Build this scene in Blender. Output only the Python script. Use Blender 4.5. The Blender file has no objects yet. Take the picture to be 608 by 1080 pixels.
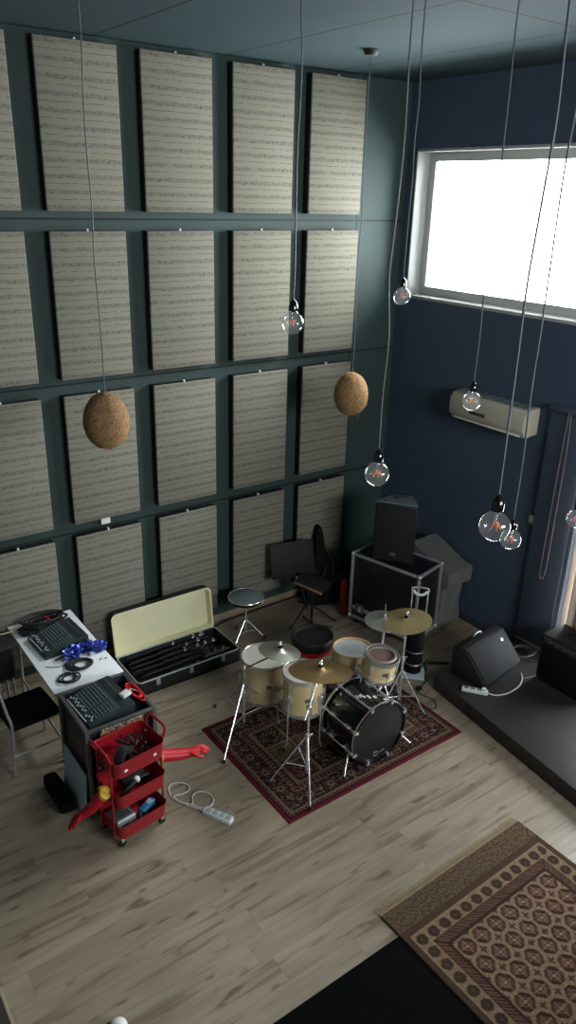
import bpy, bmesh, math, random
from mathutils import Vector, Matrix, noise
random.seed(7)
PI = math.pi
scene = bpy.context.scene
COL = scene.collection
R = math.radians

# ------------------------------------------------------------------ colours and materials
def lin(c):
    c = c / 255.0
    return c / 12.92 if c <= 0.04045 else ((c + 0.055) / 1.055) ** 2.4
def rgb(r, g, b): return (lin(r), lin(g), lin(b), 1.0)

class N:
    """tiny expression layer over shader math nodes"""
    def __init__(s, nt, sock): s.nt, s.k = nt, sock
    def _op(s, op, *others):
        n = s.nt.nodes.new('ShaderNodeMath'); n.operation = op
        for i, o in enumerate((s,) + others):
            if isinstance(o, N): s.nt.links.new(o.k, n.inputs[i])
            else: n.inputs[i].default_value = float(o)
        return N(s.nt, n.outputs[0])
    def __add__(s, o): return s._op('ADD', o)
    def __sub__(s, o): return s._op('SUBTRACT', o)
    def __mul__(s, o): return s._op('MULTIPLY', o)
    def __truediv__(s, o): return s._op('DIVIDE', o)
    def floor(s): return s._op('FLOOR')
    def fract(s): return s._op('FRACT')
    def abs(s): return s._op('ABSOLUTE')
    def lt(s, o): return s._op('LESS_THAN', o)
    def gt(s, o): return s._op('GREATER_THAN', o)
    def mx(s, o): return s._op('MAXIMUM', o)
    def step(s, a, b):
        n = s.nt.nodes.new('ShaderNodeMapRange'); n.interpolation_type = 'SMOOTHSTEP'
        s.nt.links.new(s.k, n.inputs['Value'])
        n.inputs['From Min'].default_value = a; n.inputs['From Max'].default_value = b
        return N(s.nt, n.outputs['Result'])

class M:
    def __init__(s, name, base=(0.5, 0.5, 0.5, 1), rough=0.5, metal=0.0, spec=0.5, coat=0.0):
        s.m = bpy.data.materials.new(name); s.m.use_nodes = True
        s.nt = s.m.node_tree; s.b = s.nt.nodes['Principled BSDF']
        s.b.inputs['Base Color'].default_value = base
        s.b.inputs['Roughness'].default_value = rough
        s.b.inputs['Metallic'].default_value = metal
        s.b.inputs['Specular IOR Level'].default_value = spec
        s.b.inputs['Coat Weight'].default_value = coat
    def xyz(s):
        t = s.nt.nodes.new('ShaderNodeTexCoord'); q = s.nt.nodes.new('ShaderNodeSeparateXYZ')
        s.nt.links.new(t.outputs['Object'], q.inputs[0])
        return [N(s.nt, q.outputs[i]) for i in range(3)]
    def vec(s, x, y, z=0.0):
        c = s.nt.nodes.new('ShaderNodeCombineXYZ')
        for i, o in enumerate((x, y, z)):
            if isinstance(o, N): s.nt.links.new(o.k, c.inputs[i])
            else: c.inputs[i].default_value = o
        return N(s.nt, c.outputs[0])
    def noise(s, vec=None, scale=5, detail=3, rough=0.5):
        n = s.nt.nodes.new('ShaderNodeTexNoise'); n.inputs['Scale'].default_value = scale
        n.inputs['Detail'].default_value = detail; n.inputs['Roughness'].default_value = rough
        if vec is None:
            t = s.nt.nodes.new('ShaderNodeTexCoord'); s.nt.links.new(t.outputs['Object'], n.inputs['Vector'])
        else: s.nt.links.new(vec.k, n.inputs['Vector'])
        return N(s.nt, n.outputs['Fac'])
    def white(s, vec):
        n = s.nt.nodes.new('ShaderNodeTexWhiteNoise'); n.noise_dimensions = '3D'
        s.nt.links.new(vec.k, n.inputs['Vector']); return N(s.nt, n.outputs['Value'])
    def mix(s, f, a, b):
        n = s.nt.nodes.new('ShaderNodeMix'); n.data_type = 'RGBA'
        s.nt.links.new(f.k, n.inputs[0])
        for i, o in ((6, a), (7, b)):
            if isinstance(o, N): s.nt.links.new(o.k, n.inputs[i])
            else: n.inputs[i].default_value = o
        return N(s.nt, n.outputs[2])
    def color(s, c): s.nt.links.new(c.k, s.b.inputs['Base Color']); return s
    def roughness(s, c): s.nt.links.new(c.k, s.b.inputs['Roughness']); return s
    def bump(s, h, strength=0.3, dist=0.01):
        n = s.nt.nodes.new('ShaderNodeBump'); n.inputs['Strength'].default_value = strength
        n.inputs['Distance'].default_value = dist
        s.nt.links.new(h.k, n.inputs['Height']); s.nt.links.new(n.outputs[0], s.b.inputs['Normal']); return s

def mottled(name, c, rough=0.5, metal=0.0, amt=0.12, scale=18, spec=0.5, coat=0.0, bump=0.0):
    """a plain finish with faint uneven tone"""
    m = M(name, c, rough, metal, spec, coat)
    d = tuple(v * (1 - amt) for v in c[:3]) + (1,); l = tuple(min(1, v * (1 + amt)) for v in c[:3]) + (1,)
    n = m.noise(scale=scale, detail=4)
    m.color(m.mix(n, d, l))
    if bump: m.bump(n, bump, 0.004)
    return m.m

black = mottled('black_plastic', rgb(17, 18, 19), 0.6)
blackgloss = mottled('black_lacquer', rgb(14, 14, 16), 0.16, amt=.05, coat=.5)
blackcloth = mottled('black_cloth', rgb(15, 15, 16), 0.95, scale=60, spec=.2, bump=.3)
blackmetal = mottled('black_metal', rgb(12, 12, 13), 0.7, amt=.1)
rubber = mottled('black_rubber', rgb(16, 16, 17), 0.7)
chrome = mottled('chrome', rgb(214, 216, 218), 0.25, .75, amt=.05)
alu = mottled('aluminium', rgb(172, 176, 180), 0.42, .55, amt=.08)
steel = mottled('dull_steel', rgb(120, 122, 124), 0.4, .8, amt=.1)
white = mottled('white_plastic', rgb(222, 224, 222), 0.42, amt=.03)
tabletop_m = mottled('white_laminate', rgb(240, 244, 246), 0.35, amt=.03)
palewood = mottled('pale_wood_lacquer', rgb(212, 190, 142), 0.25, amt=.1, scale=9, coat=.4)
hoopwood = mottled('wood_hoop', rgb(205, 172, 122), 0.35, amt=.1)
drumhead = mottled('coated_drumhead', rgb(214, 206, 196), 0.55, amt=.05)
snarehead = mottled('white_drumhead', rgb(214, 222, 226), 0.5, amt=.03)
clearhead = mottled('brown_drumhead', rgb(120, 98, 88), 0.3, amt=.08)
greypad = mottled('grey_pad', rgb(112, 122, 126), 0.4, amt=.08)
redpaint = mottled('red_paint', rgb(150, 22, 34), 0.4, amt=.08)
redrubber = mottled('red_rubber', rgb(190, 14, 32), 0.45, amt=.1)
redcloth = mottled('red_vinyl', rgb(150, 20, 32), 0.4, amt=.1)
yellow = mottled('yellow_plastic', rgb(206, 160, 48), 0.5)
cream = mottled('cream_lining', rgb(226, 222, 184), 0.8, amt=.06, scale=7, bump=.15)
greenblack = mottled('dark_green_grey_metal', rgb(34, 44, 46), 0.4, amt=.08)
knobgrey = mottled('grey_knobs', rgb(170, 176, 176), 0.5)
blueglass = mottled('blue_tinsel', rgb(70, 86, 186), 0.25, .4, amt=.7, scale=60)
bluetool = mottled('blue_plastic', rgb(40, 118, 160), 0.4)
greybox = mottled('grey_plastic', rgb(120, 132, 138), 0.45)
palegrey = mottled('pale_board', rgb(168, 182, 190), 0.5)
beigeplastic = mottled('beige_plastic', rgb(184, 178, 164), 0.45, amt=.03)
tan = mottled('tan_wood', rgb(150, 112, 70), 0.5)
darkgrey = mottled('dark_grey_plastic', rgb(58, 60, 63), 0.5)
wrap = mottled('grey_plastic_wrap', rgb(98, 98, 96), 0.34, amt=.35, scale=14, bump=.6)
bronze = M('brass_cymbal', rgb(196, 168, 108), 0.4, .6)
bz = bronze.noise(scale=45, detail=2); bronze.color(bronze.mix(bz, rgb(172, 148, 100), rgb(214, 194, 144))); bronze = bronze.m
darkbronze = mottled('aged_cymbal', rgb(150, 124, 84), 0.36, .85, amt=.2, scale=30)
greybronze = mottled('grey_cymbal', rgb(138, 138, 126), 0.34, .85, amt=.2, scale=30)
silvercym = mottled('silver_cymbal', rgb(198, 200, 196), 0.35, .8, amt=.06, scale=30)
cordm = mottled('grey_cord', rgb(78, 82, 86), 0.6)
whitecord = mottled('white_cord', rgb(205, 205, 200), 0.5)
fila = mottled('orange_filament', rgb(214, 128, 74), 0.4, .2)

def glass_mat(name, milk):
    m = bpy.data.materials.new(name); m.use_nodes = True; nt = m.node_tree; nt.nodes.clear()
    out = nt.nodes.new('ShaderNodeOutputMaterial'); tr = nt.nodes.new('ShaderNodeBsdfTransparent')
    gl = nt.nodes.new('ShaderNodeBsdfGlossy'); gl.inputs['Roughness'].default_value = 0.04
    df = nt.nodes.new('ShaderNodeBsdfTranslucent'); df.inputs['Color'].default_value = (.9, .92, .93, 1)
    fr = nt.nodes.new('ShaderNodeLayerWeight'); fr.inputs['Blend'].default_value = 0.16
    m1 = nt.nodes.new('ShaderNodeMixShader'); m2 = nt.nodes.new('ShaderNodeMixShader')
    no = nt.nodes.new('ShaderNodeTexNoise'); no.inputs['Scale'].default_value = 30
    mr = nt.nodes.new('ShaderNodeMapRange'); mr.inputs['To Min'].default_value = milk * .7; mr.inputs['To Max'].default_value = milk * 1.3
    nt.links.new(no.outputs['Fac'], mr.inputs['Value'])
    nt.links.new(fr.outputs['Facing'], m1.inputs[0]); nt.links.new(tr.outputs[0], m1.inputs[1]); nt.links.new(gl.outputs[0], m1.inputs[2])
    nt.links.new(mr.outputs[0], m2.inputs[0]); nt.links.new(m1.outputs[0], m2.inputs[1]); nt.links.new(df.outputs[0], m2.inputs[2])
    nt.links.new(m2.outputs[0], out.inputs['Surface'])
    return m
bulbglass = glass_mat('clear_bulb_glass', .035)
def pane_mat():
    m = bpy.data.materials.new('window_glass'); m.use_nodes = True; nt = m.node_tree; nt.nodes.clear()
    out = nt.nodes.new('ShaderNodeOutputMaterial'); tr = nt.nodes.new('ShaderNodeBsdfTransparent')
    tr.inputs['Color'].default_value = (.93, .96, .97, 1)
    gl = nt.nodes.new('ShaderNodeBsdfGlossy'); gl.inputs['Roughness'].default_value = .02
    fr = nt.nodes.new('ShaderNodeFresnel'); fr.inputs['IOR'].default_value = 1.3
    mx = nt.nodes.new('ShaderNodeMixShader')
    nt.links.new(fr.outputs[0], mx.inputs[0]); nt.links.new(tr.outputs[0], mx.inputs[1]); nt.links.new(gl.outputs[0], mx.inputs[2])
    nt.links.new(mx.outputs[0], out.inputs['Surface']); return m
paneglass = pane_mat()

# walls: painted boards with fine seams
def wall_paint(name, c, seam_axis, seams, rough=.72, spec=.35):
    m = M(name, c, rough, spec=spec); p = m.xyz()
    n = m.noise(scale=1.6, detail=4)
    col = m.mix(n, tuple(v * .9 for v in c[:3]) + (1,), tuple(v * 1.1 for v in c[:3]) + (1,))
    f = None
    for ax, v in seams:
        s = (p[ax] - v).abs().lt(.009)
        f = s if f is None else f.mx(s)
    if f is not None: col = m.mix(f, col, tuple(v * .2 for v in c[:3]) + (1,))
    m.color(col); m.bump(m.noise(scale=120, detail=2), .08, .002)
    return m.m
teal = wall_paint('teal_wall_paint', rgb(46, 63, 61), 0, [(2, 2.85), (0, 3.27), (2, 1.45), (2, 4.2)])
navy = wall_paint('navy_wall_paint', rgb(66, 80, 99), 0, [])
ceilm = wall_paint('ceiling_paint', rgb(52, 67, 71), 0, [(0, .49), (0, 1.685), (0, 2.9), (1, -2.6), (1, -5.0), (0, -.7)], .9, .15)
plainwall = wall_paint('grey_wall_paint', rgb(96, 104, 106), 0, [])

def floor_mat():
    m = M('oak_laminate', rough=.36, spec=.5); x, y, z = m.xyz()
    row = (y / .19).floor()
    off = m.white(m.vec(row, 3.7, 1.0)) * 1.3
    u = (x + off) / 1.32
    pid = u.floor()
    tone = m.white(m.vec(row, pid, 5.0))
    ox = tone * 37.0
    grain = m.noise(m.vec(x * 1.6 + ox, y * 18.0, ox), 1.0, 5, .6)
    broad = m.noise(m.vec(x * 1.1 + ox, y * 5.0, ox), 1.3, 3, .55)
    kn = m.noise(m.vec(x * 2.4 + ox, y * 9.0, ox), 1.5, 2, .5).step(.61, .74)
    st = m.noise(m.vec(x * 1.3 + ox * 2.0, y * 16.0, ox), 1.0, 3, .5).step(.53, .7)
    base = m.mix(tone, rgb(151, 138, 119), rgb(157, 145, 126))
    base = m.mix(broad.step(.35, .7), base, rgb(138, 126, 108))
    base = m.mix(grain.step(.4, .75) * .4, base, rgb(116, 101, 82))
    base = m.mix(st * .65, base, rgb(98, 80, 62))
    base = m.mix(kn * .75, base, rgb(88, 68, 52))
    sy = ((y / .19).fract() - .5).abs().gt(.49); sx = (u.fract() - .5).abs().gt(.4985)
    base = m.mix(sy.mx(sx) * .28, base, rgb(70, 58, 46))
    m.color(base); m.roughness(grain * .14 + .33)
    m.bump(grain, .06, .003)
    return m.m
floorm = floor_mat()

def stage_mat():
    m = M('dark_stage_boards', rough=.5); x, y, z = m.xyz()
    row = (x / .145).floor(); tone = m.white(m.vec(row, 2.0, 1.0))
    g = m.noise(m.vec(x * 20.0, y * 2.0 + tone * 9.0, z), 1.0, 4)
    c = m.mix(tone, rgb(42, 40, 42), rgb(54, 50, 50)); c = m.mix(g.step(.4, .8) * .5, c, rgb(34, 32, 33))
    c = m.mix(((x / .145).fract() - .5).abs().gt(.485), c, rgb(22, 21, 22))
    m.color(c); m.bump(g, .1, .003); return m.m
stagem = stage_mat()

def panel_fabric():
    m = M('script_print_fabric', rough=.92, spec=.15); x, y, z = m.xyz()
    P = .1145
    wob = m.noise(m.vec(x * 9.0, z * 3.0, 0.0), 1.0, 2) * .02
    t = ((z + wob + .02) / P).fract()
    band = (t - .5).abs(); main = (band * -1.0 + .2).step(0.0, .12)
    scr = m.noise(m.vec(x * 34.0, z * 80.0, 1.0), 1.0, 4, .75).step(.44, .6)
    seg = m.noise(m.vec(x * 7.0, (z / P).floor() * 3.3, 4.0), 1.0, 2).step(.28, .45)
    thin = ((t - .5).abs() - .47) * -1.0
    t2 = (((z + wob + .02) / P).fract() - .02).abs().lt(.045)
    dash = m.noise(m.vec(x * 20.0, (z / P).floor() * 5.1, 7.0), 1.0, 3).step(.36, .5)
    weave = m.noise(m.vec(x * 60.0, z * 200.0, 2.0), 1.0, 2)
    base = m.mix(weave, rgb(117, 114, 102), rgb(131, 128, 115))
    ink = (main * scr * seg * .72).mx(t2 * dash * .5)
    ink = ink.mx(main * .2)
    m.color(m.mix(ink, base, rgb(58, 55, 57))); m.bump(weave, .2, .003); return m.m
panelfab = panel_fabric()

def coir_mat():
    m = M('coir_fibre', rough=.9, spec=.2); x, y, z = m.xyz()
    a = m.noise(m.vec(x * 26.0, y * 26.0, z * 110.0), 1.0, 4, .7)
    b = m.noise(m.vec(x * 90.0, y * 90.0, z * 24.0), 1.0, 3, .7)
    f = (a + b) * .5
    m.color(m.mix(f.step(.3, .7), rgb(104, 76, 50), rgb(172, 136, 96))); m.bump(f, .9, .02); return m.m
coir = coir_mat()

def attr_mat(name, rough=.95):
    m = M(name, rough=rough, spec=.15)
    a = m.nt.nodes.new('ShaderNodeAttribute'); a.attribute_name = 'pile'
    col = N(m.nt, a.outputs['Color']); n = m.noise(scale=260, detail=2)
    dk = m.nt.nodes.new('ShaderNodeMix'); dk.data_type = 'RGBA'; dk.blend_type = 'MULTIPLY'
    dk.inputs[0].default_value = .6
    m.nt.links.new(col.k, dk.inputs[6]); m.nt.links.new(m.mix(n, (.45, .45, .45, 1), (1.25, 1.25, 1.25, 1)).k, dk.inputs[7])
    m.color(N(m.nt, dk.outputs[2])); m.bump(n, .5, .004); return m.m

# ------------------------------------------------------------------ mesh building
def smooth_pts(P, n=6, closed=False):
    P = [Vector(p) for p in P]; out = []
    L = len(P); segs = L if closed else L - 1
    for i in range(segs):
        p0 = P[(i - 1) % L] if closed or i > 0 else P[0] * 2 - P[1]
        p1 = P[i]; p2 = P[(i + 1) % L]
        p3 = P[(i + 2) % L] if closed or i + 2 < L else p2 * 2 - p1
        for k in range(n):
            t = k / n
            out.append(0.5 * ((2 * p1) + (-p0 + p2) * t + (2 * p0 - 5 * p1 + 4 * p2 - p3) * t * t + (-p0 + 3 * p1 - 3 * p2 + p3) * t ** 3))
    if not closed: out.append(P[-1])
    return out

class B:
    def __init__(s): s.bm = bmesh.new()
    def box(s, x0, x1, y0, y1, z0, z1, bev=0.0, seg=2, mt=None):
        r = bmesh.ops.create_cube(s.bm, size=1.0)
        vs = r['verts']
        for v in vs:
            v.co = Vector((x0 + (v.co.x + .5) * (x1 - x0), y0 + (v.co.y + .5) * (y1 - y0), z0 + (v.co.z + .5) * (z1 - z0)))
        if bev:
            es = list({e for v in vs for e in v.link_edges})
            q = bmesh.ops.bevel(s.bm, geom=vs + es, offset=bev, segments=seg, profile=.5, affect='EDGES')
            vs = list({v for f in q['faces'] for v in f.verts} | {v for v in vs if v.is_valid})
        if mt is not None:
            for v in vs: v.co = mt @ v.co
        return s
    def prism(s, poly, a0, a1, axis='x', bev=0.0):
        """poly in the two other axes, extruded along axis"""
        def mk(a, p):
            return {'x': (a, p[0], p[1]), 'y': (p[0], a, p[1]), 'z': (p[0], p[1], a)}[axis]
        v0 = [s.bm.verts.new(mk(a0, p)) for p in poly]; v1 = [s.bm.verts.new(mk(a1, p)) for p in poly]
        n = len(poly); fs = [s.bm.faces.new(v0), s.bm.faces.new(v1[::-1])]
        for i in range(n): fs.append(s.bm.faces.new((v0[i], v1[i], v1[(i + 1) % n], v0[(i + 1) % n])))
        bmesh.ops.recalc_face_normals(s.bm, faces=fs)
        if bev:
            es = list({e for f in fs for e in f.edges})
            bmesh.ops.bevel(s.bm, geom=es, offset=bev, segments=2, profile=.5, affect='EDGES')
        return s
    def tube(s, pts, r, seg=8, closed=False, smooth=0, caps=True):
        pts = smooth_pts(pts, smooth, closed) if smooth else [Vector(p) for p in pts]
        n = len(pts); rs = r if isinstance(r, (list, tuple)) else [r] * n
        if len(rs) != n: rs = [rs[0] + (rs[-1] - rs[0]) * i / (n - 1) for i in range(n)]
        t0 = (pts[1] - pts[0]).normalized()
        nrm = t0.orthogonal().normalized(); rings = []
        for i, p in enumerate(pts):
            if closed: t = (pts[(i + 1) % n] - pts[i - 1])
            else: t = pts[min(i + 1, n - 1)] - pts[max(i - 1, 0)]
            t = t.normalized() if t.length > 1e-9 else t0
            nrm = (nrm - t * nrm.dot(t)); nrm = nrm.normalized() if nrm.length > 1e-6 else t.orthogonal().normalized()
            b = t.cross(nrm)
            rings.append([s.bm.verts.new(p + (nrm * math.cos(2 * PI * k / seg) + b * math.sin(2 * PI * k / seg)) * rs[i]) for k in range(seg)])
        for i in range(n if closed else n - 1):
            a, c = rings[i], rings[(i + 1) % n]
            for k in range(seg):
                s.bm.faces.new((a[k], a[(k + 1) % seg], c[(k + 1) % seg], c[k]))
        if caps and not closed:
            s.bm.faces.new(rings[0][::-1]); s.bm.faces.new(rings[-1])
        return s
    def rod(s, p0, p1, r, seg=10): return s.tube([p0, p1], r, seg)
    def lathe(s, prof, seg=32, mt=None, cap0=True, cap1=True):
        """prof: (r, z) list round the z axis"""
        rings = []
        for r, z in prof:
            if r < 1e-6: rings.append([s.bm.verts.new((0, 0, z))])
            else: rings.append([s.bm.verts.new((r * math.cos(2 * PI * k / seg), r * math.sin(2 * PI * k / seg), z)) for k in range(seg)])
        fs = []
        for a, c in zip(rings, rings[1:]):
            for k in range(seg):
                j = (k + 1) % seg
                if len(a) == 1 and len(c) == 1: continue
                if len(a) == 1: fs.append(s.bm.faces.new((a[0], c[j], c[k])))
                elif len(c) == 1: fs.append(s.bm.faces.new((a[k], a[j], c[0])))
                else: fs.append(s.bm.faces.new((a[k], a[j], c[j], c[k])))
        if cap0 and len(rings[0]) > 1: fs.append(s.bm.faces.new(rings[0][::-1]))
        if cap1 and len(rings[-1]) > 1: fs.append(s.bm.faces.new(rings[-1]))
        if mt is not None:
            for ring in rings:
                for v in ring: v.co = mt @ v.co
        return s
    def ball(s, c, r, seg=14, sc=(1, 1, 1)):
        return s.lathe([(r * math.sin(PI * k / 10), -r * math.cos(PI * k / 10)) for k in range(11)], seg,
                       Matrix.Translation(c) @ Matrix.Diagonal((sc[0], sc[1], sc[2], 1)))
    def torus(s, R_, r, z=0, seg=36, mseg=8, mt=None):
        pts = [Vector((R_ * math.cos(2 * PI * k / seg), R_ * math.sin(2 * PI * k / seg), z)) for k in range(seg)]
        if mt is not None: pts = [mt @ p for p in pts]
        return s.tube(pts, r, mseg, closed=True)
    def grid_sheet(s, fn, nu, nv, thick=None):
        g = [[s.bm.verts.new(fn(i / nu, j / nv)) for j in range(nv + 1)] for i in range(nu + 1)]
        for i in range(nu):
            for j in range(nv): s.bm.faces.new((g[i][j], g[i + 1][j], g[i + 1][j + 1], g[i][j + 1]))
        return s
    def xf(s, mt):
        bmesh.ops.transform(s.bm, matrix=mt, verts=s.bm.verts[:]); return s
    def build(s, name, mat, parent=None, loc=(0, 0, 0), rotz=0.0, label=None, angle=40, rot=None):
        bmesh.ops.remove_doubles(s.bm, verts=s.bm.verts[:], dist=1e-6)
        me = bpy.data.meshes.new(name); s.bm.normal_update(); bmesh.ops.recalc_face_normals(s.bm, faces=s.bm.faces[:])
        s.bm.to_mesh(me); s.bm.free()
        me.polygons.foreach_set('use_smooth', [True] * len(me.polygons)); me.set_sharp_from_angle(angle=R(angle))
        me.materials.append(mat)
        o = bpy.data.objects.new(name, me); COL.objects.link(o)
        o.location = loc; o.rotation_euler = rot if rot else (0, 0, rotz)
        if parent: o.parent = parent
        if label: o['label'] = label
        return o

def thing(name, label, cat, loc=(0, 0, 0), rotz=0.0, group=None):
    o = bpy.data.objects.new(name, None); COL.objects.link(o)
    o.empty_display_size = .1; o.location = loc; o.rotation_euler = (0, 0, rotz)
    return tag(o, label, cat, group)
def tag(o, label, cat, group=None):
    o['label'] = label; o['category'] = cat
    if group: o['group'] = group
    return o
def struct(o): o['kind'] = 'structure'; return o
def copy_tree(o, parent=None):
    c = o.copy(); COL.objects.link(c)
    if parent: c.parent = parent
    for ch in list(o.children): copy_tree(ch, c)
    return c
def T(x, y, z): return Matrix.Translation((x, y, z))
def RX(a): return Matrix.Rotation(a, 4, 'X')
def RY(a): return Matrix.Rotation(a, 4, 'Y')
def RZ(a): return Matrix.Rotation(a, 4, 'Z')
def align(p0, p1):
    d = Vector(p1) - Vector(p0)
    return Matrix.Translation(p0) @ d.to_track_quat('Z', 'Y').to_matrix().to_4x4()

# ------------------------------------------------------------------ the room
WX, WY, CZ = 3.92, 0.10, 5.51          # window wall, panel wall, ceiling
LX, FY = -3.3, -8.4                    # walls behind and left of the viewer
struct(B().box(LX - .2, WX + .35, FY - .2, WY + .2, -.2, 0).build('floor', floorm))
struct(B().box(LX - .2, WX + .35, FY - .2, WY + .2, CZ, CZ + .2).build('ceiling', ceilm))
struct(B().box(LX - .2, WX + .35, WY, WY + .2, 0, CZ).build('wall_back', teal))
W1 = (-2.9, -.06, 3.44, 4.88)          # upper window opening y0 y1 z0 z1
W2 = (-4.0, -2.57, .25, 2.2)          # lower glazing opening
def holed_wall(name, holes, mat):
    ys = sorted({FY, WY} | {h[0] for h in holes} | {h[1] for h in holes}); zs = sorted({0, CZ} | {h[2] for h in holes} | {h[3] for h in holes})
    b = B()
    for y0, y1 in zip(ys, ys[1:]):
        for z0, z1 in zip(zs, zs[1:]):
            if any(h[0] - 1e-6 <= y0 and y1 <= h[1] + 1e-6 and h[2] - 1e-6 <= z0 and z1 <= h[3] + 1e-6 for h in holes): continue
            b.box(WX, WX + .25, y0, y1, z0, z1)
    return struct(b.build(name, mat))
holed_wall('wall_right', [W1, W2], navy)
struct(B().box(LX - .2, LX, FY, WY, 0, CZ).build('wall_left', plainwall))
W_FILL = (-.2, 2.8, 3.5, 4.8)  # unseen opening behind the viewer, added to let in fill light
bwall = B()
xs = [LX, W_FILL[0], W_FILL[1], WX]; zs = [0, W_FILL[2], W_FILL[3], CZ]
for i in range(3):
    for j in range(3):
        if i == 1 and j == 1: continue
        bwall.box(xs[i], xs[i + 1], FY - .2, FY, zs[j], zs[j + 1])
struct(bwall.build('wall_front', plainwall))
framem = mottled('window_frame_paint', rgb(190, 190, 186), .7, amt=.03)
sillm = mottled('window_reveal_paint', rgb(165, 167, 166), .85, amt=.03)
def window(name, y0, y1, z0, z1, x, posts, fw=.07):
    f = B()
    f.box(x, x + .05, y0, y1, z0, z0 + fw, .004).box(x, x + .05, y0, y1, z1 - fw, z1, .004)
    f.box(x, x + .05, y0, y0 + fw, z0 + fw, z1 - fw, .004).box(x, x + .05, y1 - fw, y1, z0 + fw, z1 - fw, .004)
    for p in posts: f.box(x, x + .05, p - fw / 2, p + fw / 2, z0 + fw, z1 - fw, .004)
    o = struct(f.build(name, framem))
    B().box(x + .02, x + .026, y0 + .03, y1 - .03, z0 + .03, z1 - .03).build('pane', paneglass, o)
    return o
w1 = window('window_1', W1[0], W1[1], W1[2], W1[3], WX + .17, [], .095)
lip = B()
lip.box(WX - .012, WX + .17, W1[0], W1[1], W1[2] - .02, W1[2] + .012, .003).box(WX - .012, WX + .17, W1[0], W1[1], W1[3] - .012, W1[3] + .015, .003)
lip.box(WX - .012, WX + .17, W1[1] - .012, W1[1] + .012, W1[2], W1[3], .003)
lip.build('reveal_lining', sillm, w1)
w2 = window('window_2', W2[0], W2[1], W2[2], W2[3], WX + .06, [-3.3], .06)
w3b = B()
w3b.box(W_FILL[0], W_FILL[1], FY - .12, FY - .07, W_FILL[2], W_FILL[2] + .07).box(W_FILL[0], W_FILL[1], FY - .12, FY - .07, W_FILL[3] - .07, W_FILL[3])
for xx in (W_FILL[0], 1.27, W_FILL[1] - .07): w3b.box(xx, xx + .07, FY - .12, FY - .07, W_FILL[2], W_FILL[3])
w3 = struct(w3b.build('added_fill_window', framem))  # frame of the added fill opening, out of view
B().box(W_FILL[0] + .02, W_FILL[1] - .02, FY - .1, FY - .094, W_FILL[2] + .02, W_FILL[3] - .02).build('pane', paneglass, w3)
skirt = mottled('skirting_wood', rgb(150, 134, 112), .5)
struct(B().box(LX, WX, WY - .018, WY, 0, .085, .004).build('baseboard_back', skirt))
struct(B().box(WX - .018, WX, -2.05, WY - .02, 0, .085, .004).build('baseboard_right', mottled('skirting_dark', rgb(44, 50, 62), .5)))

# ------------------------------------------------------------------ acoustic panels, 5 columns x 4 rows
XS = [(-.856, -.199), (0, .657), (.853, 1.51), (1.715, 2.371), (2.567, 3.224)]
ZT = [5.46, 4.11, 2.768, 1.439]
PW, PH = .657, 1.2
pt = thing('acoustic_panel', 'beige panel', 'acoustic panel', group='fabric acoustic panels on the wall')
B().box(.002, PW - .002, .018, .099, .002, PH - .002, .003).build('backing_frame', black, pt)
def pillow(u, v): return None
fb = B().box(0, PW, 0, .024, 0, PH, .010, 3)
fb.build('fabric_cover', panelfab, pt)
B().box(PW / 2 - .008, PW / 2 + .008, .02, .05, PH - .004, PH + .016, .002).build('hanging_clip', white, pt)
rown = ['top row', 'second row from the top', 'third row from the top', 'bottom row']
coln = ['leftmost column cut by the frame', 'second column from the left', 'middle column', 'fourth column from the left', 'rightmost column']
for r_ in range(4):
    for c_ in range(5):
        o = pt if (r_, c_) == (0, 0) else copy_tree(pt)
        o.location = (XS[c_][0], 0, ZT[r_] - PH)
        o['label'] = 'beige script-print fabric wall panel, %s, %s' % (rown[r_], coln[c_])
        if (r_, c_) == (2, 1):
            o['label'] = 'beige script-print wall panel with white tag below its bottom edge, behind the left lampshade'
            B().box(PW / 2 - .07, PW / 2 + .02, .012, .018, -.06, .012, .002).build('white_tag', white, o, label='small white tag under the panel edge')

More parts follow.
